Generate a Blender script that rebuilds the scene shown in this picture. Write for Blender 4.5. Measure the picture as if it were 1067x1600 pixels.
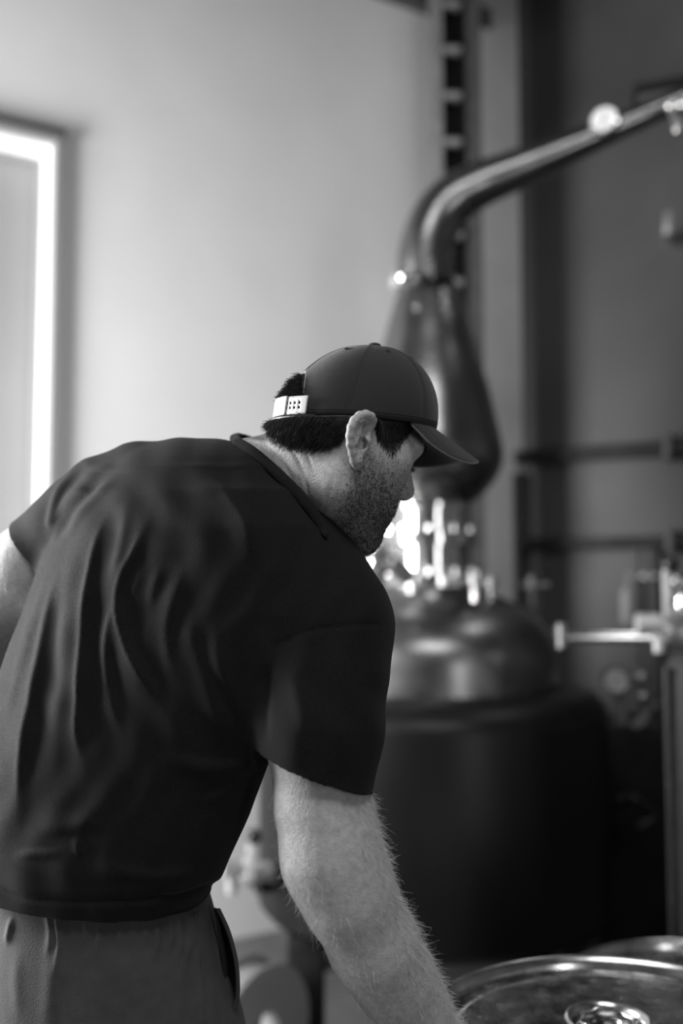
import bpy, bmesh, math, random
import numpy as np
from mathutils import Vector, Matrix

for _o in list(bpy.data.objects):
    bpy.data.objects.remove(_o)
scene = bpy.context.scene
COL = scene.collection
random.seed(4)
RNG = np.random.default_rng(4)

# ------------------------------------------------------------------ camera
FPX = 1500.0
CAMZ = 1.48
PITCH = math.atan(100 / FPX)
FWD = np.array([0, math.cos(PITCH), math.sin(PITCH)])
UPV = np.array([0, -math.sin(PITCH), math.cos(PITCH)])
CAMP = np.array([0, 0, CAMZ])
cd = bpy.data.cameras.new('camera')
cd.sensor_fit = 'VERTICAL'
cd.sensor_height = 36.0
cd.sensor_width = 24.0
cd.lens = FPX / 1600 * 36
cd.clip_start = 0.05
cd.dof.use_dof = True
cd.dof.focus_distance = 1.12
cd.dof.aperture_fstop = 1.6
cam = bpy.data.objects.new('camera', cd)
COL.objects.link(cam)
cam.location = (0, 0, CAMZ)
cam.rotation_euler = (math.pi / 2 + PITCH, 0, 0)
scene.camera = cam

# ------------------------------------------------------------------ world, light, exposure
vs = scene.view_settings
vs.view_transform = 'Standard'
vs.look = 'None'
vs.gamma = 1.0
vs.use_curve_mapping = False
vs.exposure = 0.0
world = bpy.data.worlds.new('world')
scene.world = world
world.use_nodes = True
world.node_tree.nodes['Background'].inputs[0].default_value = (1, 1, 1, 1)
world.node_tree.nodes['Background'].inputs[1].default_value = 0.01


def area(name, loc, rot, sx, sy, power):
    l = bpy.data.lights.new(name, 'AREA')
    l.shape = 'RECTANGLE'
    l.size, l.size_y, l.energy = sx, sy, power
    o = bpy.data.objects.new(name, l)
    COL.objects.link(o)
    o.location = loc
    o.rotation_euler = rot
    return o


XL = -2.6       # inner face of the left wall
# daylight through the big window of the left wall (out of frame)
area('window_daylight', (XL + .03, 1.95, 1.85), (0, -math.pi / 2, 0), 1.9, 1.1, 275)
# daylight through the open door behind the camera
area('door_daylight', (2.5, -2.93, 1.5), (math.pi / 2, 0, 0), .5, 2.2, 28)
# unseen fill lamp added overhead behind the camera
area('overhead_fill', (.1, -.7, 4.5), (0, 0, 0), 2.2, 1.6, 75)
# skylight strip over the still
area('skylight_daylight', (1.9, 3.0, 4.5), (0, 0, 0), .5, 1.6, 12)


# ------------------------------------------------------------------ helpers
def P(px, py, d):
    return CAMP + d * (FWD + (px - 533.5) / FPX * np.array([1., 0, 0]) + (800 - py) / FPX * UPV)


def ZH(py, d):
    return P(533.5, py, d)[2]


def XU(px, py, d):
    """camera aligned metric coordinates (right, up, depth)"""
    return np.array([(px - 533.5) * d / FPX, (800 - py) * d / FPX, d])


def to_world(q):
    q = np.asarray(q, float)
    return CAMP + q[..., 0:1] * np.array([1., 0, 0]) + q[..., 1:2] * UPV + q[..., 2:3] * FWD


def pix(q):
    return 533.5 + FPX * q[:, 0] / q[:, 2], 800 - FPX * q[:, 1] / q[:, 2]


def mat(name, col, rough=.6, metal=0., noise=0., nscale=20., bump=0., bscale=200., spec=.5, coat=0., sheen=0., stretch=None, emit=0., attr=None):
    m = bpy.data.materials.new(name)
    m.use_nodes = True
    nt = m.node_tree
    b = nt.nodes['Principled BSDF']
    c = (col, col, col, 1) if isinstance(col, (int, float)) else col
    b.inputs['Base Color'].default_value = c
    b.inputs['Roughness'].default_value = rough
    b.inputs['Metallic'].default_value = metal
    b.inputs['Specular IOR Level'].default_value = spec
    b.inputs['Coat Weight'].default_value = coat
    b.inputs['Sheen Weight'].default_value = sheen
    b.inputs['Sheen Roughness'].default_value = .4
    if emit:
        b.inputs['Emission Color'].default_value = (1, 1, 1, 1)
        b.inputs['Emission Strength'].default_value = emit
    tc = nt.nodes.new('ShaderNodeTexCoord')
    vec = tc.outputs['Object']
    if stretch:
        mp = nt.nodes.new('ShaderNodeMapping')
        mp.inputs['Scale'].default_value = stretch
        nt.links.new(vec, mp.inputs['Vector'])
        vec = mp.outputs['Vector']
    out = None
    if noise:
        n = nt.nodes.new('ShaderNodeTexNoise')
        n.inputs['Scale'].default_value = nscale
        n.inputs['Detail'].default_value = 6
        nt.links.new(vec, n.inputs['Vector'])
        mr = nt.nodes.new('ShaderNodeMapRange')
        mr.inputs['From Min'].default_value = .3
        mr.inputs['From Max'].default_value = .7
        mr.inputs['To Min'].default_value = c[0] * (1 - noise)
        mr.inputs['To Max'].default_value = c[0] * (1 + noise)
        nt.links.new(n.outputs['Fac'], mr.inputs['Value'])
        out = mr.outputs['Result']
        if metal < .5 or True:
            rr = nt.nodes.new('ShaderNodeMapRange')
            rr.inputs['From Min'].default_value = .3
            rr.inputs['From Max'].default_value = .7
            rr.inputs['To Min'].default_value = max(.02, rough * (1 - noise * .5))
            rr.inputs['To Max'].default_value = min(1, rough * (1 + noise * .5))
            nt.links.new(n.outputs['Fac'], rr.inputs['Value'])
            nt.links.new(rr.outputs['Result'], b.inputs['Roughness'])
    if attr:   # darker where hair or stubble grows
        a = nt.nodes.new('ShaderNodeAttribute')
        a.attribute_name = attr
        mx = nt.nodes.new('ShaderNodeMix')
        mx.data_type = 'FLOAT'
        nt.links.new(a.outputs['Fac'], mx.inputs[0])
        if out:
            nt.links.new(out, mx.inputs[2])
        else:
            mx.inputs[2].default_value = c[0]
        mx.inputs[3].default_value = .03
        out = mx.outputs[0]
    if out:
        nt.links.new(out, b.inputs['Base Color'])
    if bump:
        n2 = nt.nodes.new('ShaderNodeTexNoise')
        n2.inputs['Scale'].default_value = bscale
        n2.inputs['Detail'].default_value = 4
        nt.links.new(vec, n2.inputs['Vector'])
        bp = nt.nodes.new('ShaderNodeBump')
        bp.inputs['Strength'].default_value = bump
        bp.inputs['Distance'].default_value = .002
        nt.links.new(n2.outputs['Fac'], bp.inputs['Height'])
        nt.links.new(bp.outputs['Normal'], b.inputs['Normal'])
    return m


M = dict(
    wall=mat('white_plaster', .80, .8, noise=.03, nscale=3, bump=.1, bscale=60),
    darkwall=mat('dark_panel', .042, .55, noise=.22, nscale=2.2, bump=.1, bscale=40),
    ceil=mat('ceiling_paint', .06, .9),
    floor=mat('concrete', .10, .55, noise=.3, nscale=4),
    casing=mat('grey_casing', .26, .6),
    jamb=mat('white_jamb', .86, .7),
    pane=mat('frosted_pane', .27, .5, noise=.05, nscale=2),
    column=mat('grey_column', .58, .7, noise=.06, nscale=5),
    blacksteel=mat('black_steel', .012, .6, noise=.3, nscale=12, spec=.2),
    darksteel=mat('dark_steel', .05, .5, noise=.2, nscale=15),
    gal=mat('galvanised', .30, .45, .6, noise=.2, nscale=25),
    copper=mat('copper', .27, .26, 1., noise=.16, nscale=7),
    jacket=mat('jacket_paint', .004, .40, 0., noise=.10, nscale=4, spec=.32),
    dome=mat('dome_copper', .24, .30, 1., noise=.25, nscale=9),
    chrome=mat('chrome', .85, .12, 1.),
    steel=mat('stainless', .50, .30, 1., noise=.15, nscale=8),
    satin=mat('satin_chrome', .85, .38, .75),
    panelsteel=mat('panel_steel', .07, .45, .8, noise=.15, nscale=3),
    drum=mat('drum_steel', .34, .24, 1., noise=.55, nscale=34, bump=.3, bscale=60),
    drumrim=mat('drum_rim', .60, .22, 1., noise=.2, nscale=30),
    gaugeface=mat('gauge_face', .75, .5),
    blackplastic=mat('black_plastic', .012, .35),
    wood=mat('dark_wood', .035, .6, noise=.4, nscale=6, stretch=(1, 1, .1)),
    paleplastic=mat('pale_plastic', .28, .5, noise=.1, nscale=8),
    skin=mat('skin', .45, .5, noise=.16, nscale=130, bump=.5, bscale=420, spec=.4, sheen=.12, attr='hairy'),
    hair=mat('hair_fibre', .012, .42, spec=.4),
    stubble=mat('stubble_fibre', .025, .5, spec=.4),
    armhair=mat('rimlit_arm_hair', .6, .35, spec=.6),  # pale colour carries the rim light on the arm hairs
    shirt=mat('black_cotton', .0135, .75, noise=.3, nscale=500, bump=.5, bscale=900, spec=.06, sheen=.06),
    shorts=mat('grey_twill', .066, .8, noise=.12, nscale=60, bump=.4, bscale=600, spec=.2, sheen=.1),
    lining=mat('pocket_shade_lining', .012, .9),  # black holds the shade inside the open pocket
    cap=mat('cap_twill', .032, .8, noise=.1, nscale=120, bump=.4, bscale=900, spec=.2, sheen=.25),
    capedge=mat('cap_binding', .20, .8),
    strap=mat('white_strap', .62, .4),
    eye=mat('eye', .5, .1),
    shoe=mat('boot_leather', .03, .5, bump=.3, bscale=150),
    sole=mat('boot_sole', .02, .8),
)


def empty(name, loc=(0, 0, 0)):
    o = bpy.data.objects.new(name, None)
    COL.objects.link(o)
    o.location = loc
    return o


def tag(o, label=None, cat=None, group=None, kind=None):
    if label: o['label'] = label
    if cat: o['category'] = cat
    if group: o['group'] = group
    if kind: o['kind'] = kind
    return o


def obj(name, me, m, parent=None, smooth=True):
    if smooth:
        me.polygons.foreach_set('use_smooth', np.ones(len(me.polygons), bool))
    o = bpy.data.objects.new(name, me)
    COL.objects.link(o)
    if m is not None:
        me.materials.append(M[m])
    if parent is not None:
        o.parent = parent
        if parent.type == 'EMPTY':
            o.matrix_parent_inverse = Matrix.Translation(parent.location).inverted()
    return o


def mesh(name, v, f):
    me = bpy.data.meshes.new(name)
    me.from_pydata([tuple(map(float, x)) for x in v], [], [tuple(map(int, x)) for x in f])
    me.update()
    return me


def fast_mesh(name, v, f):
    """v (n,3), f (m,4) or (m,3) numpy"""
    me = bpy.data.meshes.new(name)
    k = f.shape[1]
    me.vertices.add(len(v))
    me.vertices.foreach_set('co', np.asarray(v, np.float32).ravel())
    me.loops.add(f.size)
    me.loops.foreach_set('vertex_index', np.asarray(f, np.int32).ravel())
    me.polygons.add(len(f))
    me.polygons.foreach_set('loop_start', np.arange(0, f.size, k, dtype=np.int32))
    me.update(calc_edges=True)
    me.validate()
    return me


class G:
    """collects simple solids into one mesh"""
    def __init__(s):
        s.v, s.f = [], []

    def add(s, v, f):
        n = len(s.v)
        s.v += [tuple(map(float, p)) for p in v]
        s.f += [tuple(i + n for i in q) for q in f]
        return s

    def box(s, c, size, ax=None, bev=0.):
        ax = np.eye(3) if ax is None else np.asarray(ax, float)
        h = np.asarray(size, float) / 2
        c = np.asarray(c, float)
        if bev <= 0:
            v = [c + ax.T @ (h * np.array(k)) for k in
                 [(-1, -1, -1), (1, -1, -1), (1, 1, -1), (-1, 1, -1), (-1, -1, 1), (1, -1, 1), (1, 1, 1), (-1, 1, 1)]]
            f = [(3, 2, 1, 0), (4, 5, 6, 7), (0, 1, 5, 4), (1, 2, 6, 5), (2, 3, 7, 6), (3, 0, 4, 7)]
            return s.add(v, f)
        bm = bmesh.new()
        bmesh.ops.create_cube(bm, size=1)
        for q in bm.verts:
            q.co = Vector((q.co.x * size[0], q.co.y * size[1], q.co.z * size[2]))
        bmesh.ops.bevel(bm, geom=bm.edges[:], offset=bev, segments=2, affect='EDGES', profile=.5)
        bm.verts.index_update()
        v = [c + ax.T @ np.array(q.co) for q in bm.verts]
        f = [[q.index for q in t.verts] for t in bm.faces]
        bm.free()
        return s.add(v, f)

    def lathe(s, prof, base=(0, 0, 0), axis=(0, 0, 1), n=48, a0=0., a1=2 * math.pi, cap=False):
        base = np.asarray(base, float)
        ax = np.asarray(axis, float) / np.linalg.norm(axis)
        t = np.array([1., 0, 0]) if abs(ax[0]) < .9 else np.array([0, 1., 0])
        e1 = np.cross(ax, t); e1 /= np.linalg.norm(e1)
        e2 = np.cross(ax, e1)
        full = abs(a1 - a0 - 2 * math.pi) < 1e-6
        m = n if full else n + 1
        v, f = [], []
        for r, z in prof:
            for i in range(m):
                a = a0 + (a1 - a0) * i / n
                v.append(base + ax * z + r * (math.cos(a) * e1 + math.sin(a) * e2))
        for j in range(len(prof) - 1):
            for i in range(n):
                k = (i + 1) % m
                f.append((j * m + i, j * m + k, (j + 1) * m + k, (j + 1) * m + i))
        if cap and full:
            f.append(tuple(range(m))[::-1])
            f.append(tuple(range((len(prof) - 1) * m, len(prof) * m)))
        return s.add(v, f)

    def tube(s, pts, rad, n=16, cap=True, sx=1., flat=None):
        pts = [np.asarray(p, float) for p in pts]
        if not hasattr(rad, '__len__'):
            rad = [rad] * len(pts)
        v, f = [], []
        T0 = pts[1] - pts[0]
        ref = np.array([0, 0, 1.]) if abs(T0[2]) < .9 * np.linalg.norm(T0) else np.array([1., 0, 0])
        e1 = np.cross(T0, ref); e1 /= np.linalg.norm(e1)
        for i, p in enumerate(pts):
            T = pts[min(i + 1, len(pts) - 1)] - pts[max(i - 1, 0)]
            T /= np.linalg.norm(T)
            e1 = e1 - T * (e1 @ T); e1 /= np.linalg.norm(e1)
            e2 = np.cross(T, e1)
            for k in range(n):
                a = 2 * math.pi * k / n
                v.append(p + rad[i] * (math.cos(a) * e1 + math.sin(a) * e2 * sx))
        for j in range(len(pts) - 1):
            for k in range(n):
                l = (k + 1) % n
                f.append((j * n + k, j * n + l, (j + 1) * n + l, (j + 1) * n + k))
        if cap:
            f.append(tuple(range(n))[::-1])
            f.append(tuple(range((len(pts) - 1) * n, len(pts) * n)))
        return s.add(v, f)

    def ball(s, c, r, n=12, sc=(1, 1, 1)):
        prof = [(max(1e-4, r * math.sin(math.pi * i / n)), -r * math.cos(math.pi * i / n)) for i in range(n + 1)]
        g = G().lathe(prof, n=2 * n)
        v = [np.asarray(c) + np.array(p) * np.array(sc) for p in g.v]
        return s.add(v, g.f)

    def build(s, name, m, parent=None, smooth=True, bevel=0., angle=True):
        me = mesh(name, s.v, s.f)
        bm = bmesh.new(); bm.from_mesh(me)
        bmesh.ops.recalc_face_normals(bm, faces=bm.faces[:])
        bm.to_mesh(me); bm.free()
        o = obj(name, me, m, parent, smooth)
        if smooth and angle:
            me.set_sharp_from_angle(angle=math.radians(38))
        if bevel:
            b = o.modifiers.new('bevel', 'BEVEL')
            b.width = bevel; b.segments = 2; b.limit_method = 'ANGLE'
        return o


def crv(pts, n=8):
    """Catmull-Rom resample"""
    p = np.asarray(pts, float)
    q = np.vstack([2 * p[0] - p[1], p, 2 * p[-1] - p[-2]])
    out = []
    for i in range(1, len(q) - 2):
        for t in np.arange(n) / n:
            a, b, c, d = q[i - 1:i + 3]
            out.append(.5 * (2 * b + (c - a) * t + (2 * a - 5 * b + 4 * c - d) * t * t + (3 * b - a - 3 * c + d) * t ** 3))
    out.append(p[-1])
    return np.array(out)


# ------------------------------------------------------------------ room shell
CZ = 4.55
CORNER = np.array([.862, 4.8])
W1D = np.array([-.86, -.51]); W1D = W1D / np.linalg.norm(W1D)          # along the white wall, to the left
W1N = np.array([-W1D[1] * -1, 0])                                      # placeholder
W1N = np.array([.51, -.86]); W1N = W1N / np.linalg.norm(W1N)           # into the room
W2D = np.array([.87, -.5]); W2D = W2D / np.linalg.norm(W2D)
W2N = np.array([-.5, -.87]); W2N = W2N / np.linalg.norm(W2N)
A1 = (CORNER[0] - XL) / -W1D[0]
AX1 = np.array([[W1D[0], W1D[1], 0], [W1N[0], W1N[1], 0], [0, 0, 1]])
AX2 = np.array([[W2D[0], W2D[1], 0], [W2N[0], W2N[1], 0], [0, 0, 1]])


def w1(a, n, z):
    p = CORNER + W1D * a + W1N * n
    return np.array([p[0], p[1], z])


def w2(a, n, z):
    p = CORNER + W2D * a + W2N * n
    return np.array([p[0], p[1], z])


def struct(g, name, m, smooth=False):
    return tag(g.build(name, m, None, smooth), kind='structure')


struct(G().box((.3, 1., -.05), (6.6, 9, .1)), 'floor', 'floor')
struct(G().box((.3, 1., CZ + .05), (6.6, 9, .1)), 'ceiling', 'ceil')
# white wall with the recessed window opening
WA0, WA1, WZ0, WZ1 = 2.300, 3.35, .6, 3.155        # clear opening
g = G()
TH = .2
for a0, a1, z0, z1 in ((0, WA0, 0, CZ), (WA1, A1, 0, CZ), (WA0, WA1, 0, WZ0), (WA0, WA1, WZ1, CZ)):
    g.box(w1((a0 + a1) / 2, -TH / 2, (z0 + z1) / 2), (a1 - a0, TH, z1 - z0), AX1)
struct(g, 'wall_back', 'wall')
struct(G().box(w2(1.5, -.1, CZ / 2), (3.0, .2, CZ), AX2), 'wall_right', 'darkwall')
yE = (CORNER + W1D * A1)[1]
yR = (CORNER + W2D * 3.0)
g = G()
LY0, LY1, LZ0, LZ1 = 1.38, 2.52, .85, 2.85
for y0, y1, z0, z1 in ((-3, LY0, 0, CZ), (LY1, yE + .15, 0, CZ), (LY0, LY1, 0, LZ0), (LY0, LY1, LZ1, CZ)):
    g.box((XL - .1, (y0 + y1) / 2, (z0 + z1) / 2), (.2, y1 - y0, z1 - z0))
struct(g, 'wall_left', 'wall')
struct(G().box((yR[0] + .1, (yR[1] - 3) / 2, CZ / 2), (.2, yR[1] + 3, CZ)), 'wall_side', 'darkwall')
struct(G().box((.3, -3.05, CZ / 2), (6.6, .1, CZ)), 'wall_front', 'darkwall')

# window in the white wall: casing, jamb, sash, pane
win = empty('window_1', w1((WA0 + WA1) / 2, 0, WZ0))
tag(win, kind='structure')
cw, cp = .026, .03
g = G()
g.box(w1(WA0 - cw / 2, cp / 2, (WZ0 + WZ1) / 2), (cw, cp, WZ1 - WZ0 + 2 * cw), AX1)
g.box(w1(WA1 + cw / 2, cp / 2, (WZ0 + WZ1) / 2), (cw, cp, WZ1 - WZ0 + 2 * cw), AX1)
g.box(w1((WA0 + WA1) / 2, cp / 2, WZ1 + cw / 2), (WA1 - WA0, cp, cw), AX1)
g.box(w1((WA0 + WA1) / 2, cp / 2, WZ0 - cw / 2), (WA1 - WA0, cp, cw), AX1)
g.build('casing', 'casing', win, False)
g = G()
g.box(w1((WA0 + WA1) / 2, cp / 2 + .006, WZ1 + cw + .012), (WA1 - WA0 + 2 * cw + .02, cp + .012, .024), AX1)
g.build('drip_cap', 'darksteel', win, False)
g = G()
g.box(w1(WA0 + .006, -.075, (WZ0 + WZ1) / 2), (.012, .15, WZ1 - WZ0), AX1)
g.box(w1(WA1 - .006, -.075, (WZ0 + WZ1) / 2), (.012, .15, WZ1 - WZ0), AX1)
g.box(w1((WA0 + WA1) / 2, -.075, WZ1 - .006), (WA1 - WA0 - .024, .15, .012), AX1)
g.box(w1((WA0 + WA1) / 2, -.075, WZ0 + .006), (WA1 - WA0 - .024, .15, .012), AX1)
g.build('jamb', 'jamb', win, False)
g = G()
sw = .022
g.box(w1(WA0 + .012 + sw / 2, -.15, (WZ0 + WZ1) / 2), (sw, .03, WZ1 - WZ0 - .024), AX1)
g.box(w1(WA1 - .012 - sw / 2, -.15, (WZ0 + WZ1) / 2), (sw, .03, WZ1 - WZ0 - .024), AX1)
g.box(w1((WA0 + WA1) / 2, -.15, WZ1 - .012 - sw / 2), (WA1 - WA0 - .024 - 2 * sw, .03, sw), AX1)
g.box(w1((WA0 + WA1) / 2, -.15, WZ0 + .012 + sw / 2), (WA1 - WA0 - .024 - 2 * sw, .03, sw), AX1)
g.build('sash', 'casing', win, False)
G().box(w1((WA0 + WA1) / 2, -.16, (WZ0 + WZ1) / 2), (WA1 - WA0 - .024 - 2 * sw, .008, WZ1 - WZ0 - .024 - 2 * sw), AX1).build('pane', 'pane', win, False)

# window frame of the left wall (out of frame, where the daylight comes in)
win2 = empty('window_2', (XL, (LY0 + LY1) / 2, LZ0))
tag(win2, kind='structure')
g = G()
for y in (LY0 + .03, LY1 - .03):
    g.box((XL - .1, y, (LZ0 + LZ1) / 2), (.08, .06, LZ1 - LZ0))
for z in (LZ0 + .03, LZ1 - .03):
    g.box((XL - .1, (LY0 + LY1) / 2, z), (.08, LY1 - LY0 - .12, .06))
g.build('window_frame', 'jamb', win2, False)
G().box((XL - .12, (LY0 + LY1) / 2, (LZ0 + LZ1) / 2), (.01, LY1 - LY0 - .12, LZ1 - LZ0 - .12)).build('pane', 'pane', win2, False)

# corner pilaster
struct(G().box(w1(.135, .03, CZ / 2), (.30, .06, CZ - .004), AX1), 'trim_1', 'column')
struct(G().box(w1(.55, .04, 4.27), (.75, .08, .10), AX1), 'trim_2', 'darksteel')

# ------------------------------------------------------------------ vertical cable ladder
DL = 4.45


def ladder():
    x0, x1 = P(672, 0, DL)[0], P(750, 0, DL)[0]
    y = P(700, 200, DL)[1]
    zt = CZ - .01
    t = tag(empty('cable_ladder', ((x0 + x1) / 2, y, 0)), 'tall dark perforated steel cable ladder in the corner behind the still', 'cable ladder')
    s = (x1 - x0) / 78
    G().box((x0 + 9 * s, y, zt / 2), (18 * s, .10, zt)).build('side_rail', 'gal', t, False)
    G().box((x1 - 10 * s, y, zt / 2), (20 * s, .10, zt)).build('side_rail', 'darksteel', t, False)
    G().box((x0 + 38 * s, y + .04, zt / 2), (40 * s, .015, zt)).build('back_plate', 'blacksteel', t, False)
    rung = None
    k = 0
    while True:
        z = ZH(5, DL) - k * .2195
        if z < .1: break
        if rung is None:
            gg = G(); gg.box((x0 + 34 * s, y - .02, z), (30 * s, .05, .035), bev=.008)
            rung = gg.build('rung', 'gal', t)
        else:
            r = rung.copy(); COL.objects.link(r); r.location.z -= k * .2195
        k += 1


ladder()

# ------------------------------------------------------------------ dark wall: girts, conduits, fittings
def on_w2(px):
    """depth of the dark wall's face under a pixel column"""
    r = (px - 533.5) / FPX
    # CORNER + W2D t = r*D
    A = np.array([[W2D[0], -r], [W2D[1], -1 * math.cos(PITCH)]])
    t, d = np.linalg.solve(A, -CORNER)
    return t, d


def girt(py0, py1, h, label):
    t0, d0 = on_w2(806)
    t1, d1 = on_w2(1067)
    z0, z1 = ZH(py0, d0), ZH(py1, d1)
    z = (z0 + z1) / 2
    o = empty('wall_rail', w2((t0 + 2.6) / 2, .04, z))
    tag(o, label, 'rail')
    G().box(w2((t0 + 2.6) / 2, .035, z), (2.6 - t0, .07, h), AX2, bev=.008).build('bar', 'blacksteel', o)
    for a in (t1 - .045, 1.7, 2.3):
        G().box(w2(a, .045, z), (.035, .10, h + .05), AX2, bev=.005).build('bracket', 'darksteel', o)
    return o


girt(717, 699, .066, 'upper black rail running along the dark wall')
girt(856, 842, .055, 'lower black rail running along the dark wall')
tq, dq = on_w2(812)
pv = w2(tq, .05, 0)
G().box((pv[0], pv[1], ZH(740, dq) / 2), (.055, .055, ZH(740, dq)), AX2, bev=.006).build('black_post', 'blacksteel')
tag(bpy.data.objects['black_post'], 'slim black steel post at the left end of the dark wall', 'post')
for i, (px, w, mt, lb) in enumerate(((1000, .030, 'darksteel', 'dark grey conduit hanging from the lower wall rail'), (1018, .034, 'darksteel', 'thicker grey conduit beside the valve handle'))):
    tt, dd = on_w2(px)
    a = w2(tt, .07, ZH(858, dd)); b = w2(tt, .07, .2)
    o = empty('wall_conduit', (a[0], a[1], .2))
    G().tube([a, b], w / 2, 16).build('pipe', mt, o)
    for z in (ZH(900, dd), .9, .5):
        G().box(w2(tt, .04, z), (w * 1.7, .08, .02), AX2).build('clip', 'gal', o, False)
    tag(o, lb, 'conduit')
# spray nozzle hanging on the wall
tt, dd = on_w2(986)
t = tag(empty('spray_bottle', w2(tt, .1, ZH(972, dd))), 'small grey spray bottle hanging on the dark wall', 'bottle')
zb, zt_ = ZH(972, dd), ZH(915, dd)
c = w2(tt - .005, .1, 0)
H = zt_ - zb
G().lathe([(.001, 0), (.025, 0), (.027, .02), (.026, H * .75), (.012, H * .95), (.012, H)], (c[0], c[1], zb), n=20).build('bottle_body', 'casing', t)
G().box((c[0] + .02, c[1], zt_ + .03), (.045, .03, .06), bev=.008).build('spray_head', 'gal', t)
G().tube([(c[0], c[1] + .02, zt_ + .03), w2(tt, .0, zt_ + .04)], .004, 8).build('hook', 'blacksteel', t)
# chrome stub on the wall at the right edge
tt, dd = on_w2(1055)
t = tag(empty('wall_valve', w2(tt, 0, ZH(366, dd))), 'small chrome valve sticking out of the dark wall high at the right', 'valve')
b0 = w2(tt, 0, ZH(368, dd)); b1 = w2(tt, .12, ZH(368, dd))
G().tube([b0, b1], .022, 16).build('pipe_stub', 'chrome', t)
G().lathe([(.001, 0), (.03, 0), (.03, .03), (.001, .03)], w2(tt, .1, ZH(376, dd)) - np.array([0, 0, .02]), n=6).build('nut', 'chrome', t)
G().box(w2(tt + .02, .13, ZH(352, dd)), (.03, .012, .10), AX2, bev=.004).build('lever', 'gal', t)

# ------------------------------------------------------------------ pot still
DS = 3.4
SPX = DS / FPX
AXS = P(672, 900, DS)[:2]
AXW = 672


def sz(py): return ZH(py, DS)


still = tag(empty('pot_still', (AXS[0], AXS[1], 0)), 'large copper pot still with onion head and swan neck', 'still')
AB = (AXS[0], AXS[1], 0)
ZB = .36
prof = [(.001, ZB), (.40, ZB), (.575, ZB + .006), (.596, ZB + .03), (.597, sz(1106)), (.59, sz(1092)), (.56, sz(1076)), (.50, sz(1066)), (.40, sz(1066))]
prof = [(263 / 261 * r if r > .3 else r, z) for r, z in prof]
G().lathe(prof, AB, n=96).build('insulated_body', 'jacket', still)
rp = lambda pts: [(max(.001, r * SPX), sz(y)) for r, y in pts]
G().lathe(rp([(180, 1100), (205, 1100), (207, 1092), (205, 1086), (194, 1085), (194, 1030), (192, 1010), (184, 988), (166, 965), (138, 946), (104, 930), (80, 922), (66, 915), (62, 905)]), AB, n=96).build('dome', 'dome', still)
G().lathe(rp([(57, 912), (57, 788)]), AB, n=64).build('sight_tube', 'chrome', still)
flg = []
for y, h, r in ((908, 9, 74), (843, 10, 72), (793, 6, 66)):
    fl = G().lathe(rp([(50, y + h), (r - 2, y + h), (r, y + h - 2), (r, y - h + 2), (r - 2, y - h), (50, y - h)]), AB, n=64).build('flange', 'chrome', still)
    if y == 793: continue
    for k in range(10):
        a = 2 * math.pi * k / 10 + .2
        q = (AXS[0] + (r - 6) * SPX * math.cos(a), AXS[1] + (r - 6) * SPX * math.sin(a))
        G().lathe([(.001, 0), (.011, 0), (.011, .02), (.007, .03), (.001, .03)], (q[0], q[1], sz(y - h)), n=6).build('bolt', 'chrome', fl)
on = [(48, 792), (60, 789), (80, 775), (99, 755), (113, 728), (115, 705), (111, 680), (103, 645), (94, 605), (84, 570), (75, 540), (66, 505), (56, 470), (49, 445), (45, 437)]
onc = crv(on, 5)
G().lathe(rp([tuple(p) for p in onc]), AB, n=96).build('onion_head', 'copper', still)
# swan neck and lyne arm
ap = [(664, 440, 3.40, 44), (664, 410, 3.40, 43), (669, 375, 3.40, 42), (686, 337, 3.40, 41), (714, 308, 3.39, 39), (752, 287, 3.38, 35), (805, 266, 3.36, 31), (900, 226, 3.32, 24), (1000, 183, 3.28, 19), (1060, 158, 3.25, 18), (1180, 106, 3.2, 18)]
ac = crv(ap, 6)
G().tube([P(a, b, c) for a, b, c, _ in ac], [r * c / FPX for _, _, c, r in ac], 40).build('swan_neck', 'copper', still)
clamp = G().lathe(rp([(42, 441), (49, 441), (52, 437), (52, 428), (49, 424), (42, 424)]), (P(664, 432, DS)[0], AXS[1], 0), n=48).build('clamp_ring', 'satin', still)
q = P(632, 433, DS - .1)
G().ball(q, .03, 8).build('wing_nut', 'chrome', clamp)
q = P(676, 413, DS - .11)
G().tube([q - np.array([0, 0, .05]), q + np.array([0, 0, .015])], .006, 8).build('clamp_bolt', 'chrome', clamp)
# thermometer on the arm
tg = P(943, 187, 3.24)
nrm = np.array([-.45, -.85, .1]); nrm /= np.linalg.norm(nrm)
th = G().lathe([(.001, -.02), (.046, -.02), (.050, -.015), (.050, .004), (.045, .006)], tg, nrm, n=32).build('thermometer_case', 'chrome', still)
G().lathe([(.001, .0015), (.045, .0015)], tg, nrm, n=32).build('thermometer_dial', 'gaugeface', th)
G().tube([tg - nrm * .02, P(958, 205, 3.30)], .012, 10).build('thermometer_stem', 'chrome', th)
G().box(tg + nrm * .004, (.004, .06, .003), np.array([np.cross(nrm, [0, 0, 1]), [0.3, 0, .95], nrm])).build('needle', 'blackplastic', th)
# fittings on the dome
def knob(px, py, d, hgt, r=.016, mt='chrome'):
    p = P(px, py, d)
    o = G().lathe([(.001, 0), (r * .6, 0), (r * .6, hgt * .5), (r, hgt * .55), (r, hgt * .85), (r * .5, hgt), (.001, hgt)], p - np.array([0, 0, hgt * .7]), n=16).build('fitting', mt, still)
    return o
knob(742, 906, 3.12, .10, .024)
knob(768, 911, 3.2, .085, .02, 'gal')
k = knob(830, 914, 3.45, .12, .016, 'gal')
G().tube([P(815, 915, 3.45), P(858, 914, 3.45)], .010, 10).build('cross_handle', 'gal', k)
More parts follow.
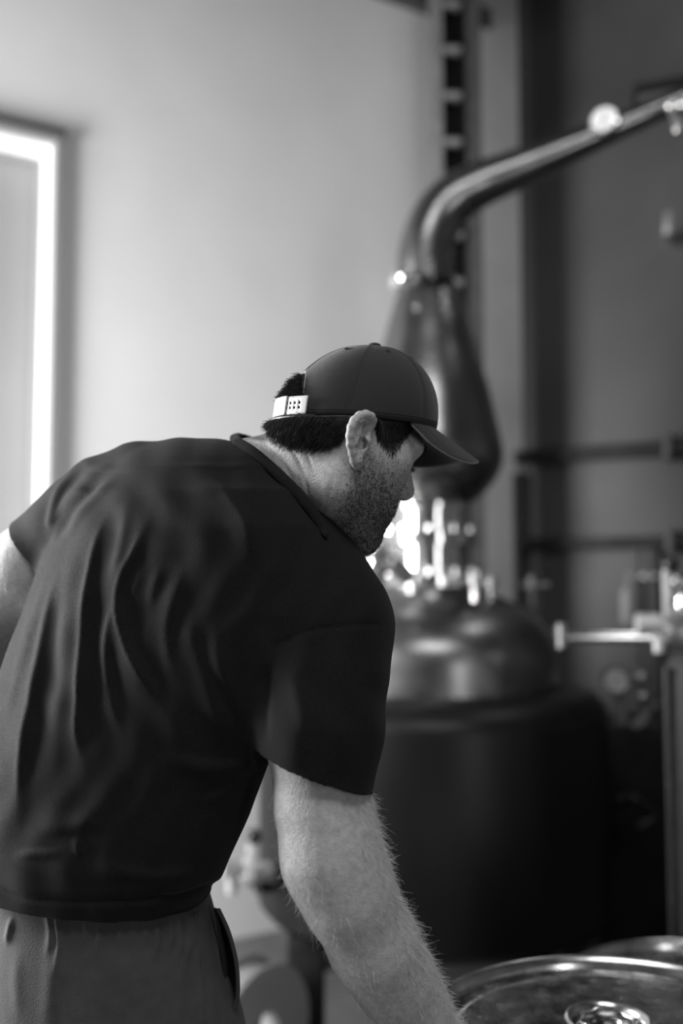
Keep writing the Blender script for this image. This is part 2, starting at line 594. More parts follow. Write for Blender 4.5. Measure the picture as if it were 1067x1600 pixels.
# left side pipework of the still
pw = G()
pts = crv([P(640, 905, 3.02), P(612, 880, 3.0), P(596, 870, 3.0), P(583, 890, 3.0), P(578, 935, 3.02), P(570, 985, 3.06)], 6)
pw.tube(pts, .03, 20)
elbow = pw.build('vapour_pipe', 'chrome', still)
G().ball(P(590, 858, 2.94), .032, 10).build('union_nut', 'chrome', elbow)
G().lathe([(.001, -.03), (.045, -.03), (.045, .03), (.001, .03)], P(581, 900, 2.99), (.3, -.1, 1), n=8).build('pipe_nut', 'chrome', elbow)
G().ball(P(645, 925, 2.99), .018, 8).build('drain_plug', 'chrome', elbow)
# spigot on the left of the body
sp0 = P(428, 1368, 3.15)
sp = G().lathe([(.001, 0), (.065, 0), (.065, .02), (.03, .025), (.03, .09), (.001, .09)], P(440, 1375, 3.1), (-.85, -.5, .0), n=20).build('spigot_flange', 'blacksteel', still)
vb = G()
vb.tube([P(436, 1372, 3.07), P(350, 1350, 2.93)], .02, 14)
vb.ball(P(386, 1368, 2.96), .034, 10)
vb.lathe([(.001, -.035), (.033, -.035), (.033, .035), (.001, .035)], P(362, 1352, 2.94), (-.9, -.4, .1), n=8)
vb.lathe([(.001, -.02), (.03, -.02), (.03, .02), (.001, .02)], P(410, 1361, 3.0), (-.9, -.4, .1), n=8)
vb.tube([P(362, 1352, 2.94), P(362, 1395, 2.94)], .017, 12)
vb.build('valve_body', 'satin', sp)
G().box(P(393, 1344, 2.93), (.028, .014, .12), bev=.004).build('valve_lever', 'satin', sp)
G().ball(P(396, 1307, 2.93), .024, 10).build('lever_knob', 'blackplastic', sp)
# legs
for a in (219, 321, 39, 141):
    x = AXS[0] + .545 * math.cos(math.radians(a)); y = AXS[1] + .545 * math.sin(math.radians(a))
    G().box((x, y, ZB / 2 + .005), (.115, .10, ZB + .01), bev=.01).build('leg', 'blacksteel', still)

# ------------------------------------------------------------------ outlet pipe with ball valve (right)
DV = 2.75
t = tag(empty('outlet_pipe', P(877, 995, DV)), 'shiny chrome outlet pipe with a lever valve beside the still', 'pipe')
G().tube([P(868, 995, DV), P(1120, 996, DV)], .0165, 24).build('pipe', 'chrome', t)
G().lathe([(.001, -.012), (.036, -.012), (.04, 0), (.036, .012), (.001, .012)], P(877, 993, DV), (1, 0, 0), n=24).build('ferrule', 'chrome', t)
G().tube([P(877, 975, DV - .04), P(877, 1012, DV - .04)], .012, 10).build('ferrule_clamp', 'gal', t)
v = G()
v.ball(P(1040, 985, DV - .02), .042, 10)
v.lathe([(.001, -.03), (.03, -.03), (.03, .03), (.001, .03)], P(1012, 975, DV - .05), (1, 0, 0), n=8)
v.lathe([(.001, -.02), (.032, -.02), (.032, .02), (.001, .02)], P(1058, 992, DV - .02), (1, 0, 0), n=8)
v.lathe([(.001, -.02), (.016, -.02), (.016, .02), (.001, .02)], P(1030, 1008, DV - .03), (0, 0, 1), n=8)
v.lathe([(.001, -.02), (.018, -.02), (.018, .02), (.001, .02)], P(1058, 958, DV - .03), (1, 0, 0), n=8)
vb = v.build('ball_valve', 'satin', t)
G().box(P(1042, 930, DV - .06), (.022, .014, .145), bev=.005).build('valve_lever', 'satin', vb)
G().ball(P(1047, 882, DV - .05), .025, 10).build('lever_knob', 'blackplastic', vb)
G().tube([P(1036, 915, DV), P(1120, 915, DV)], .018, 16).build('upper_pipe', 'chrome', t)
G().ball(P(1052, 914, DV - .02), .030, 10).build('pipe_tee', 'chrome', t)
G().tube([P(1046, 985, DV), P(1062, 960, DV), P(1066, 915, DV)], .014, 12).build('riser', 'chrome', t)

# ------------------------------------------------------------------ lyne arm end: condenser bracket and hanging valve
t = tag(empty('arm_bracket', P(1030, 150, 3.3)), 'dark flat bracket above the end of the copper arm', 'bracket')
a, b = P(988, 152, 3.5), P(1180, 118, 3.4)
dv = (b - a); L = np.linalg.norm(dv); dv /= L
up_ = np.array([0, 0, 1.]) - dv * dv[2]; up_ /= np.linalg.norm(up_)
sd = np.cross(dv, up_)
G().box((a + b) / 2, (L, .16, .028), np.array([dv, sd, up_]), bev=.008).build('plate', 'blacksteel', t)
G().box((a + b) / 2 - up_ * .026, (L * .92, .10, .024), np.array([dv, sd, up_]), bev=.006).build('lower_plate', 'darksteel', t)
t = tag(empty('drain_valve', P(1052, 170, 3.1)), 'small chrome drain cock hanging at the tip of the copper arm', 'valve')
G().tube([P(1048, 166, 3.15), P(1058, 200, 3.12)], .012, 10).build('spout', 'chrome', t)
G().ball(P(1048, 166, 3.14), .018, 8).build('joint', 'chrome', t)
G().ball(P(1066, 163, 3.12), .018, 8).build('handle', 'chrome', t)
G().ball(P(1058, 203, 3.12), .013, 8).build('nozzle', 'chrome', t)

# ------------------------------------------------------------------ black tank with gauge standing on it
DT = 3.6
x0, x1 = AXS[0] + .612, P(1150, 1140, DT)[0]
zt_ = ZH(1138, DT)
yc = P(960, 1138, DT)[1]
t = tag(empty('black_tank', ((x0 + x1) / 2, yc + .15, 0)), 'black square water tank between the still and the steel cabinet', 'tank')
G().box(((x0 + x1) / 2, yc + .15, zt_ / 2), (x1 - x0, .5, zt_), bev=.02).build('tank_body', 'blacksteel', t)
hs = crv([P(962, 1290, 3.4), P(968, 1255, 3.4), P(985, 1248, 3.27), P(1010, 1262, 3.27), P(1025, 1275, 3.27), P(1000, 1292, 3.27)], 6)
tag(G().tube(hs, .016, 12).build('hose', 'blackplastic'), 'black rubber hose looped against the black tank', 'hose')
t = tag(empty('pressure_gauge', (P(962, 1130, DT)[0], yc, zt_)), 'round pressure gauge on a short stem over the black tank', 'gauge')
c = P(962, 1063, DT - .06)
nr = np.array([-.1, -1, .05]); nr /= np.linalg.norm(nr)
G().lathe([(.001, -.03), (.046, -.03), (.05, -.02), (.05, .01), (.044, .012)], c, nr, n=32).build('gauge_case', 'darksteel', t)
G().lathe([(.001, .004), (.044, .004)], c, nr, n=32).build('gauge_dial', 'gaugeface', t)
G().box(c + nr * .007, (.05, .004, .004), np.array([[.7, 0, .7], nr, [-.7, 0, .7]])).build('needle', 'blackplastic', t)
G().tube([P(966, 1085, DT - .03), P(972, 1136, DT - .03)], .018, 12).build('stem', 'casing', t)
G().box(P(978, 1134, DT - .02), (.22, .06, .02), bev=.004).build('foot_plate', 'darksteel', t)
t = tag(empty('bent_pipe', P(1000, 1136, DT)), 'short curved steel pipe next to the pressure gauge', 'pipe')
bp_ = crv([P(998, 1048, DT - .1), P(1001, 1075, DT - .1), P(1007, 1105, DT - .1), P(1005, 1125, DT - .1), P(990, 1136, DT - .1)], 6)
G().tube(bp_, .017, 14).build('tube', 'casing', t)
for y in (1060, 1090):
    G().ball(P(1000 + (y - 1050) * .1, y, DT - .12), .024, 8).build('collar', 'steel', t)

# ------------------------------------------------------------------ stainless cabinet at the right edge
DC = 2.3
x0 = P(1040, 1040, DC)[0]; zt_ = ZH(1042, DC); yc = P(1050, 1200, DC)[1]
CA = math.radians(-22)
CX = np.array([math.cos(CA), math.sin(CA), 0]); CY = np.array([-math.sin(CA), math.cos(CA), 0])
CAX = np.array([CX, CY, [0, 0, 1]])
C0 = np.array([x0, yc, 0])
cpt = lambda a, b, z: C0 + CX * a + CY * b + np.array([0, 0, z])
t = tag(empty('steel_cabinet', cpt(.3, .2, 0)), 'stainless steel cabinet at the right edge behind the drums', 'cabinet')
G().box(cpt(.3, .2, zt_ / 2), (.6, .4, zt_), CAX, bev=.004).build('cabinet_body', 'darksteel', t)
G().box(cpt(.006, -.006, zt_ / 2), (.012, .012, zt_), CAX, bev=.002).build('edge_trim', 'panelsteel', t)
G().box(cpt(.31, -.003, zt_ / 2), (.56, .006, zt_ - .03), CAX, bev=.002).build('front_panel', 'panelsteel', t)
for py in (1225, 1398):
    G().ball(cpt(.010, -.012, ZH(py, DC)), .005, 6).build('rivet', 'panelsteel', t)

# ------------------------------------------------------------------ drums
def drum(loc, R, H, label, bung=True):
    t = tag(empty('steel_drum', loc), label, 'drum')
    ztop = H
    s = [(.001, .015), (R - .02, .015), (R - .006, 0), (R, .006), (R - .002, .02)]
    for zz in (H * .33, H * .66):
        s += [(R - .004, zz - .03), (R + .002, zz - .012), (R + .006, zz), (R + .002, zz + .012), (R - .004, zz + .03)]
    s += [(R - .004, H - .03), (R - .004, H - .02)]
    G().lathe(s, loc, n=96).build('shell', 'drum', t)
    rim = [(R - .006, -.026), (R + .001, -.024), (R + .004, -.016), (R + .003, -.006), (R - .001, -.001), (R - .005, 0), (R - .010, -.003), (R - .014, -.012), (R - .0155, -.022)]
    G().lathe([(r, ztop + z) for r, z in rim], loc, n=128).build('rim', 'drumrim', t)
    bx, by, br = -.015, .098, .058
    L = np.array(loc)
    # lid as a polar grid with a round bung recess
    v, f = [], []
    lid = G()
    rr = [0, .03, .06, .09, .12, .15, .18, .21, .235, .25, .258, .266, R - .0145]
    n = 96
    # annular mesh between the bung circle and the rim
    K = 22
    for j in range(K + 1):
        u = j / K
        for i in range(n):
            a = 2 * math.pi * i / n
            d0 = np.array([bx + br * math.cos(a), by + br * math.sin(a)])
            d1 = (R - .0145) * np.array([math.cos(a), math.sin(a)])
            p = d0 * (1 - u) + d1 * u
            rad = math.hypot(*p)
            z = -.019
            z += .004 * (1 / (1 + math.exp((rad - .255) * 500)))           # raised centre step
            z += .0012 * math.sin(9 * p[0] + 2) * math.sin(8 * p[1])       # dents
            lid.v.append(tuple(L + np.array([p[0], p[1], ztop + z])))
    for j in range(K):
        for i in range(n):
            k2 = (i + 1) % n
            lid.f.append((j * n + i, j * n + k2, (j + 1) * n + k2, (j + 1) * n + i))
    lid.build('lid', 'drum', t)
    if bung:
        B = L + np.array([bx, by, ztop - .0165])
        bo = G().lathe([(br + .001, .0), (br, .003), (br - .004, .0045), (br - .008, .002), (br - .011, -.006), (br - .012, -.013), (.001, -.014)], B, n=64).build('bung_seat', 'drumrim', t)
        pl = G().lathe([(br - .013, -.0135), (br - .014, -.006), (br - .018, -.004), (.022, -.004), (.02, -.008), (.001, -.008)], B, n=48).build('bung_plug', 'drum', t)
        # raised eight-cornered wrench rib on the plug
        pts = []
        for i in range(16):
            a = 2 * math.pi * i / 16 + .1
            r = (.040 if i % 2 == 0 else .033)
            pts.append(B + np.array([r * math.cos(a), r * math.sin(a), .0005]))
        pts.append(pts[0])
        G().tube(pts, .0022, 8, cap=False).build('wrench_rib', 'drumrim', pl)
    return t


drum((.379, 1.255, 0), .29, .89, 'steel drum with round bung in its lid, under the hand of the man')
drum((.70, 1.84, 0), .29, .70, 'lower steel drum standing behind the front drum', bung=False)

# ------------------------------------------------------------------ things low behind the man
t = tag(empty('hose_reel', P(392, 1570, 2.72) * np.array([1, 1, 0])), 'pale round hose reel on the floor beside the still leg', 'hose reel')
c = P(392, 1580, 2.72); c[2] = .2
ax_ = np.array([.75, -.6, 0])
G().lathe([(.06, -.06), (.185, -.06), (.19, -.052), (.185, -.045), (.09, -.04), (.09, .04), (.185, .045), (.19, .052), (.185, .06), (.06, .06)], c, ax_, n=48).build('drum_core', 'paleplastic', t)
for k in range(4):
    gg = G()
    pp = [c + (-.03 + .02 * k) * ax_ / np.linalg.norm(ax_) + .155 * (math.cos(a) * np.array([0, 0, 1]) + math.sin(a) * np.array([.6, .75, 0]) / .96) for a in np.linspace(0, 2 * math.pi, 33)]
    gg.tube(pp, .012, 10, cap=False).build('hose_coil', 'paleplastic', t)
t = tag(empty('floor_pallet', (.25, 2.68, 0)), 'low pale pallet on the floor in front of the still', 'pallet')
zp = .15
for i in range(3):
    G().box((.25, 2.52 + .16 * i, zp - .01), (.62, .12, .02), bev=.003).build('deck_board', 'paleplastic', t)
for i in range(3):
    G().box((.0 + .25 * i, 2.68, (zp - .02) / 2), (.06, .44, zp - .02), bev=.003).build('bearer', 'paleplastic', t)
# dark cupboard added at the far left to fill the dark patch behind the arm
cz = ZH(980, 2.0)
cx = P(26, 980, 2.0)[0] - .21
t = tag(empty('added_cupboard', (cx, 2.17, 0)), 'tall dark wooden cupboard added to fill the dark patch behind the left arm', 'cupboard')
G().box((cx, 2.18, cz / 2), (.42, .34, cz), bev=.006).build('carcass', 'wood', t)
for sgn in (-1, 1):
    d = G().box((cx + .103 * sgn, 2.0, cz / 2 + .03), (.2, .02, cz - .12), bev=.004).build('door', 'wood', t)
    G().ball((cx + .03 * sgn, 1.98, cz * .55), .012, 8).build('knob', 'darksteel', d)
#PERSON#
# ================================================================== the man
def smin(a, b, k):
    h = np.clip(.5 + .5 * (b - a) / k, 0, 1)
    return b + (a - b) * h - k * h * (1 - h)


def smax(a, b, k):
    return -smin(-a, -b, k)


def ell(p, c, r):
    q = (p - np.asarray(c)) / np.asarray(r)
    k0 = np.sqrt((q * q).sum(1)) + 1e-9
    k1 = np.sqrt(((q / np.asarray(r)) ** 2).sum(1)) + 1e-9
    return k0 * (k0 - 1) / k1


def cone(p, a, b, r1, r2):
    a = np.asarray(a, float); b = np.asarray(b, float)
    ab = b - a
    x = p[:, 0] - a[0]; y = p[:, 1] - a[1]; z = p[:, 2] - a[2]
    t = x * ab[0]; t += y * ab[1]; t += z * ab[2]
    t /= ab @ ab
    np.clip(t, 0, 1, out=t)
    x -= t * ab[0]; y -= t * ab[1]; z -= t * ab[2]
    x *= x; y *= y; z *= z
    x += y; x += z
    np.sqrt(x, out=x)
    x -= r1; x -= (r2 - r1) * t
    return x


def ball(p, c, r):
    x = p[:, 0] - c[0]; y = p[:, 1] - c[1]; z = p[:, 2] - c[2]
    return np.sqrt(x * x + y * y + z * z) - r


def local(p, c, R, fn):
    """evaluate fn only near c; farther away a safe positive bound"""
    f = ball(p, c, R) + .03
    m = f < .03
    if m.any():
        f[m] = fn(p[m])
    return f


def chain(p, pts, rad, k=.02):
    f = None
    for i in range(len(pts) - 1):
        g = cone(p, pts[i], pts[i + 1], rad[i], rad[i + 1])
        f = g if f is None else smin(f, g, k)
    return f


def nets(func, lo, hi, h, slack=1.6):
    """block-sparse surface nets: returns vertices, quads"""
    lo = np.asarray(lo, float); hi = np.asarray(hi, float)
    BS = 8
    nb = np.ceil((hi - lo) / (h * BS)).astype(int)
    ii = np.stack(np.meshgrid(*[np.arange(n) for n in nb], indexing='ij'), -1).reshape(-1, 3)
    cen = lo + (ii * BS + BS / 2) * h
    fc = func(cen)
    act = ii[np.abs(fc) < h * BS * .87 * slack + .004]
    loc = np.stack(np.meshgrid(*[np.arange(-1, BS + 1)] * 3, indexing='ij'), -1).reshape(-1, 3)
    K, V, Q = [], [], []
    S = BS + 2
    big = np.array([nb[0] * BS + 4, nb[1] * BS + 4, nb[2] * BS + 4], np.int64)

    def key(c):
        c = c + 2
        return (c[..., 0].astype(np.int64) * big[1] + c[..., 1]) * big[2] + c[..., 2]
    CH = 700
    for s in range(0, len(act), CH):
        blk = act[s:s + CH]
        gi = blk[:, None, :] * BS + loc[None]
        f = func((lo + gi.reshape(-1, 3) * h).astype(np.float32)).reshape(len(blk), S, S, S)
        ins = f < 0
        n = S - 1
        cnt = np.zeros((len(blk), n, n, n)); acc = np.zeros((len(blk), n, n, n, 3))
        for ax in range(3):
            o = [x for x in range(3) if x != ax]
            for d1 in (0, 1):
                for d2 in (0, 1):
                    sl0 = [slice(None)] + [None] * 3; sl1 = [slice(None)] + [None] * 3
                    off = [0, 0, 0]; off[o[0]] = d1; off[o[1]] = d2
                    for x in range(3):
                        sl0[x + 1] = slice(off[x], off[x] + n)
                        e = off[x] + (1 if x == ax else 0)
                        sl1[x + 1] = slice(e, e + n)
                    fa = f[tuple(sl0)]; fb = f[tuple(sl1)]
                    cr = (fa < 0) != (fb < 0)
                    t = np.where(cr, fa / np.where(cr, fa - fb, 1), 0)
                    cnt += cr
                    for x in range(3):
                        acc[..., x] += cr * (t if x == ax else off[x])
        m = cnt > 0
        b, i, j, k = np.nonzero(m)
        cell = blk[b] * BS + np.stack([i, j, k], 1) - 1
        K.append(key(cell)); V.append(lo + (cell + acc[m] / cnt[m][:, None]) * h)
        for ax in range(3):
            o = [x for x in range(3) if x != ax]
            sl0 = [slice(None)] + [slice(1, S - 1)] * 3
            sl1 = list(sl0); sl1[ax + 1] = slice(2, S)
            a0 = ins[tuple(sl0)]; a1 = ins[tuple(sl1)]
            b, i, j, k = np.nonzero(a0 != a1)
            if len(b) == 0: continue
            base = blk[b] * BS + np.stack([i, j, k], 1)
            q = []
            for (d1, d2) in ((-1, -1), (0, -1), (0, 0), (-1, 0)):
                c = base.copy(); c[:, o[0]] += d1; c[:, o[1]] += d2
                q.append(key(c))
            q = np.stack(q, 1)
            fl = a0[b, i, j, k] ^ (ax == 1)
            q[~fl] = q[~fl][:, ::-1]
            Q.append(q)
    K = np.concatenate(K); V = np.concatenate(V); Q = np.concatenate(Q)
    uk, first = np.unique(K, return_index=True)
    return V[first], np.searchsorted(uk, Q)


def grad(func, p, e=.0015):
    g = np.stack([func(p + d) - func(p - d) for d in np.eye(3) * e], 1)
    return g / (np.linalg.norm(g, axis=1)[:, None] + 1e-9)


def drop_islands(v, f):
    used = np.unique(f)
    m = -np.ones(len(v), int); m[used] = np.arange(len(used))
    return v[used], m[f]


def raycast(func, px, py, d0=.7, d1=1.7):
    ds = np.arange(d0, d1, .0015)
    q = np.stack([(px - 533.5) * ds / FPX, (800 - py) * ds / FPX, ds], 1)
    f = func(q)
    i = np.nonzero(f < 0)[0]
    return q[i[0]] if len(i) else None


# ---------------- frames
def frame(yaw, pitch, roll):
    cy, sy = math.cos(yaw), math.sin(yaw); cp, sp = math.cos(pitch), math.sin(pitch); cr, sr = math.cos(roll), math.sin(roll)
    Rp = np.array([[cp, sp, 0], [-sp, cp, 0], [0, 0, 1]])
    Ry = np.array([[cy, 0, -sy], [0, 1, 0], [sy, 0, cy]])
    Rr = np.array([[1, 0, 0], [0, cr, -sr], [0, sr, cr]])
    return Ry @ Rp @ Rr @ np.diag([1., 1., -1.])       # columns: forward, up, side towards the camera


HR = frame(math.radians(25.4), math.radians(25.1), math.radians(.5))
HS = 1.0157
HO = XU(522.6, 702, 1.176)


def to_head(q):
    return (q - HO) @ HR / HS


def from_head(p):
    return HO + (np.asarray(p, float) * HS) @ HR.T


def head_at(px, py, s):
    """head-frame point seen at a pixel, on the plane side = s"""
    dirv = np.array([(px - 533.5) / FPX, (800 - py) / FPX, 1.])
    a = (dirv @ HR) / HS; b = (-HO @ HR) / HS
    d = (s - b[2]) / a[2]
    return a * d + b


CR = frame(math.radians(25.4), math.radians(3), math.radians(0))
CO = XU(558, 664, 1.19)
CA_, CB_, CH_ = .1005, .083, .098      # half length, half width, height of the crown


def to_cap(q): return (q - CO) @ CR
def from_cap(p): return CO + np.asarray(p, float) @ CR.T


# ---------------- head
EAR_S = .076
e_ = lambda x, y, s: head_at(520 + x / 6.67, 630 + y / 6.67, s)
HELIX = [e_(420, 235, .078), e_(425, 180, .083), e_(400, 135, .087), e_(345, 115, .089), e_(280, 130, .091), e_(225, 180, .093), e_(192, 250, .094), e_(178, 340, .093), e_(182, 430, .091), e_(205, 520, .088), e_(225, 590, .085)]
ANTI = [e_(330, 200, .081), e_(275, 245, .084), e_(245, 320, .086), e_(240, 410, .086), e_(265, 480, .083), e_(300, 525, .080)]
PLATE = [e_(330, 220, .076), e_(260, 300, .0785), e_(245, 420, .0785), e_(270, 540, .077)]
LOBE = [e_(250, 600, .083), e_(262, 640, .081)]
TRAG = [e_(370, 330, .080), e_(352, 400, .082), e_(335, 470, .080)]
CRUS = [e_(395, 260, .079), e_(350, 320, .078), e_(290, 345, .078)]


def f_skull(h):
    a = h.copy(); a[:, 2] = np.abs(a[:, 2])
    f = ell(a, (.000, .040, 0), (.090, .076, .0735))
    f = smin(f, ell(a, (.040, -.015, 0), (.055, .075, .060)), .03)
    return f


def f_head(q):
    h = to_head(q)
    a = h.copy(); a[:, 2] = np.abs(a[:, 2])
    f = f_skull(h)
    jaw = smin(cone(a, (.004, -.050, .050), (.070, -.086, .016), .022, .019), cone(a, (.004, -.010, .052), (.006, -.050, .049), .018, .021), .02)
    f = smin(f, jaw, .035)
    f = smin(f, cone(a, (.074, -.086, 0), (.076, -.080, .010), .0185, .017), .015)
    f = smin(f, ball(a, (.050, .006, .048), .024), .025)                        # cheekbone
    f = smin(f, cone(a, (.086, .036, .008), (.074, .038, .046), .013, .013), .014)  # brow
    f = smin(f, ell(a, (.074, -.040, 0), (.026, .032, .032)), .02)                # muzzle
    f = smax(f, -ell(a, (.097, .017, .030), (.014, .010, .016)), .012)            # eye socket
    f = smin(f, ball(a, (.0735, .019, .031), .0135), .005)                       # lid over the eyeball
    f = smax(f, -cone(a, (.088, .0155, .018), (.080, .0155, .046), .0012, .0012), .003)
    f = smin(f, cone(a, (.090, .030, 0), (.1085, -.001, 0), .0075, .0105), .010)   # nose
    f = smin(f, ball(a, (.1095, -.006, 0), .0105), .006)
    f = smin(f, ball(a, (.0985, -.011, .0125), .0085), .006)
    f = smax(f, -cone(a, (.103, -.018, .0068), (.101, -.011, .0068), .0042, .003), .002)
    f = smin(f, cone(a, (.0985, -.037, 0), (.086, -.043, .022), .0055, .003), .006)   # lips
    f = smax(f, -cone(a, (.106, -.0455, 0), (.088, -.0465, .026), .0016, .001), .003)
    f = smin(f, cone(a, (.0955, -.053, 0), (.084, -.049, .02), .0058, .003), .005)
    # ears
    b = h.copy(); b[:, 2] = np.abs(b[:, 2])
    near = b[:, 2] > .05
    if near.any():
        p = b[near]
        g = chain(p, PLATE, [.0075, .008, .008, .006], .008)
        g = smin(g, chain(p, HELIX, [.003, .0036, .0042, .0046, .0048, .0048, .0046, .0045, .0044, .0046, .005], .003), .004)
        g = smin(g, chain(p, ANTI, [.0025, .0035, .004, .004, .0036, .003], .003), .003)
        g = smin(g, chain(p, LOBE, [.0068, .0062], .004), .006)
        g = smin(g, chain(p, TRAG, [.004, .0048, .004], .003), .004)
        g = smin(g, chain(p, CRUS, [.003, .003, .0025], .003), .003)
        g = smax(g, -ball(p, e_(298, 425, .085), .0072), .003)
        g = smax(g, -cone(p, e_(308, 395, .080), e_(316, 455, .078), .0045, .004), .002)
        g = smax(g, -cone(p, e_(358, 232, .086), e_(322, 300, .0845), .0058, .005), .003)
        f = f.copy()
        f[near] = smin(f[near], g, .006)
    return f


NECK = [XU(499, 742, 1.185), XU(440, 776, 1.215), XU(392, 806, 1.235)]


def f_neck(q):
    f = chain(q, NECK, [.063, .064, .075], .03)
    f = smin(f, cone(q, XU(452, 735, 1.20), XU(375, 745, 1.235), .040, .048), .03)
    return f


def pathw(lst):
    return [XU(*x) for x in lst]


RARM = pathw([(500, 1010, 1.125), (496, 1150, 1.09), (505, 1261, 1.07), (521, 1335, 1.06), (544, 1398, 1.06), (585, 1478, 1.075), (617, 1531, 1.095), (647, 1578, 1.115), (689, 1634, 1.14)])
RARM_R = [.058, .054, .0500, .0500, .0480, .0460, .0420, .0375, .031]
LARM = pathw([(155, 812, 1.29), (53, 886, 1.315), (-75, 985, 1.36), (-40, 1210, 1.43), (40, 1400, 1.46)])
LARM_R = [.058, .0575, .048, .042, .031]


def f_rhand(q):
    w = q
    wr = RARM[-1]
    # work in world axes for the hand: palm flat on the drum rim
    base = WR_W
    p = to_world(w)
    pa = base + np.array([.046, -.012, -.004])
    f = chain(p, [base, pa, pa + np.array([.040, -.014, -.004])], [.028, .022, .019], .02)
    dirs = [((.93, -.05), .074), ((.95, -.26), .082), ((.88, -.46), .076), ((.76, -.64), .060)]
    root = [np.array([.044, .012, -.004]), np.array([.046, -.010, -.002]), np.array([.036, -.032, -.002]), np.array([.022, -.050, -.004])]
    for (d, L), r in zip(dirs, root):
        d = np.array([d[0], d[1], 0])
        a = pa + r; b = a + d * L * .45 + np.array([0, 0, .004]); c = b + d * L * .3 - np.array([0, 0, .008]); e = c + d * L * .25 - np.array([0, 0, .008])
        f = smin(f, chain(p, [a, b, c, e], [.0105, .0095, .0085, .0072], .004), .008)
    a = base + np.array([.02, .012, -.008])
    f = smin(f, chain(p, [a, a + np.array([.03, .018, -.008]), a + np.array([.058, .020, -.014])], [.014, .011, .009], .005), .012)
    return f


WR_W = to_world(RARM[-1])
LH_W = to_world(LARM[-1])


def f_lhand(q):
    p = to_world(q)
    f = chain(p, [LH_W, LH_W + np.array([.04, -.02, -.06])], [.028, .030], .02)
    for i in range(4):
        a = LH_W + np.array([.02 + .018 * i, -.02 + .0 * i, -.075 - .004 * i])
        f = smin(f, chain(p, [a, a + np.array([.012, -.01, -.035]), a + np.array([.028, -.012, -.060])], [.010, .009, .0075], .004), .007)
    a = LH_W + np.array([.0, -.03, -.04])
    f = smin(f, chain(p, [a, a + np.array([-.012, -.025, -.03]), a + np.array([-.008, -.03, -.055])], [.012, .010, .008], .004), .01)
    return f


class Loft:
    """stack of sheared superellipse sections between two outlines"""
    def __init__(s, rows, n=500, smooth=9, ex=2.3):
        R = []
        for py, xl, xr, b, dc, k in rows:
            a = .0
            for _ in range(3):
                XLm = (xl - 533.5) * (dc + k * a) / FPX; XRm = (xr - 533.5) * (dc - k * a) / FPX
                a = (XRm - XLm) / 2
            R.append(((800 - py) * dc / FPX, (XLm + XRm) / 2, a, b, dc, k))
        R = np.array(R)[::-1]
        s.u = np.linspace(R[0, 0], R[-1, 0], n)
        s.t = []
        ker = np.hanning(2 * smooth + 3)[1:-1]; ker /= ker.sum()
        for c in range(1, 6):
            y = np.interp(s.u, R[:, 0], R[:, c])
            yp = np.concatenate([np.full(smooth, y[0]), y, np.full(smooth, y[-1])])
            s.t.append(np.convolve(yp, ker, 'valid'))
        s.ex = ex

    def __call__(s, q):
        u = q[:, 1]
        xc, a, b, dc, k = [np.interp(u, s.u, t) for t in s.t]
        x = (q[:, 0] - xc)
        w = q[:, 2] - dc + k * x
        g = (np.abs(x / a) ** s.ex + np.abs(w / b) ** s.ex + 1e-12) ** (1 / s.ex)
        f = (g - 1) * np.minimum(a, b)
        f = np.maximum(f, u - s.u[-1])
        return np.maximum(f, s.u[0] - u)


TORSO = Loft([
    (742, 160, 432, .100, 1.240, .36),
    (770, 118, 478, .124, 1.235, .40),
    (820, 92, 510, .136, 1.230, .42),
    (880, 68, 541, .140, 1.228, .42),
    (940, 46, 558, .140, 1.226, .42),
    (1000, 24, 540, .136, 1.225, .40),
    (1060, 4, 500, .132, 1.225, .36),
    (1120, -12, 452, .130, 1.225, .32),
    (1190, -25, 411, .130, 1.225, .28),
    (1250, -32, 388, .132, 1.225, .26),
    (1300, -35, 366, .134, 1.225, .24),
    (1345, -35, 346, .130, 1.225, .22),
    (1368, -32, 329, .122, 1.225, .22),
    (1384, -30, 333, .121, 1.225, .22),
    (1402, -28, 344, .126, 1.225, .22),
    (1420, -26, 339, .124, 1.225, .22),
    (1480, -24, 336, .122, 1.225, .22)], n=1400, smooth=6)
_tc = XU(297, 792, 1.243)
_tr = np.array([190 * 1.243 / FPX, 105 * 1.243 / FPX, .128])


def f_torso(q):
    """trunk sections closed at the top by the rounded upper back"""
    p = q - _tc
    p[:, 2] += .34 * p[:, 0]
    e = p / _tr
    k0 = np.sqrt((e * e).sum(1)) + 1e-9
    k1 = np.sqrt(((e / _tr) ** 2).sum(1)) + 1e-9
    return smin(TORSO(q), k0 * (k0 - 1) / k1, .012)


SLEEVE = pathw([(502, 985, 1.125), (505, 1060, 1.10), (500, 1140, 1.08), (494, 1290, 1.06)])
SLEEVE_R = [.070, .0675, .0655, .0575]
LSLEEVE = pathw([(165, 805, 1.29), (131, 827, 1.295), (-25, 943, 1.34)])
LSLEEVE_R = [.066, .064, .0625]


def f_shirt(q):
    f = f_torso(q)
    f = smin(f, chain(q, SLEEVE, SLEEVE_R, .02), .03)
    f = smin(f, cone(q, XU(141, 791, 1.285), XU(212, 759, 1.262), .049, .050), .025)
    f = smin(f, cone(q, XU(470, 880, 1.17), XU(515, 975, 1.135), .062, .068), .04)
    f = smin(f, chain(q, LSLEEVE, LSLEEVE_R, .02), .012)
    return f


SHORTS = Loft([
    (1320, -8, 318, .106, 1.225, .22),
    (1385, -12, 324, .112, 1.225, .22),
    (1412, -10, 332, .117, 1.225, .22),
    (1450, -11, 341, .124, 1.225, .22),
    (1500, -14, 350, .130, 1.225, .22),
    (1560, -16, 351, .136, 1.225, .22),
    (1640, -16, 356, .138, 1.225, .22),
    (1760, -5, 345, .120, 1.225, .22)], smooth=6)
HIPR = XU(255, 1640, 1.19); HIPL = XU(95, 1640, 1.27)
_u = UPV


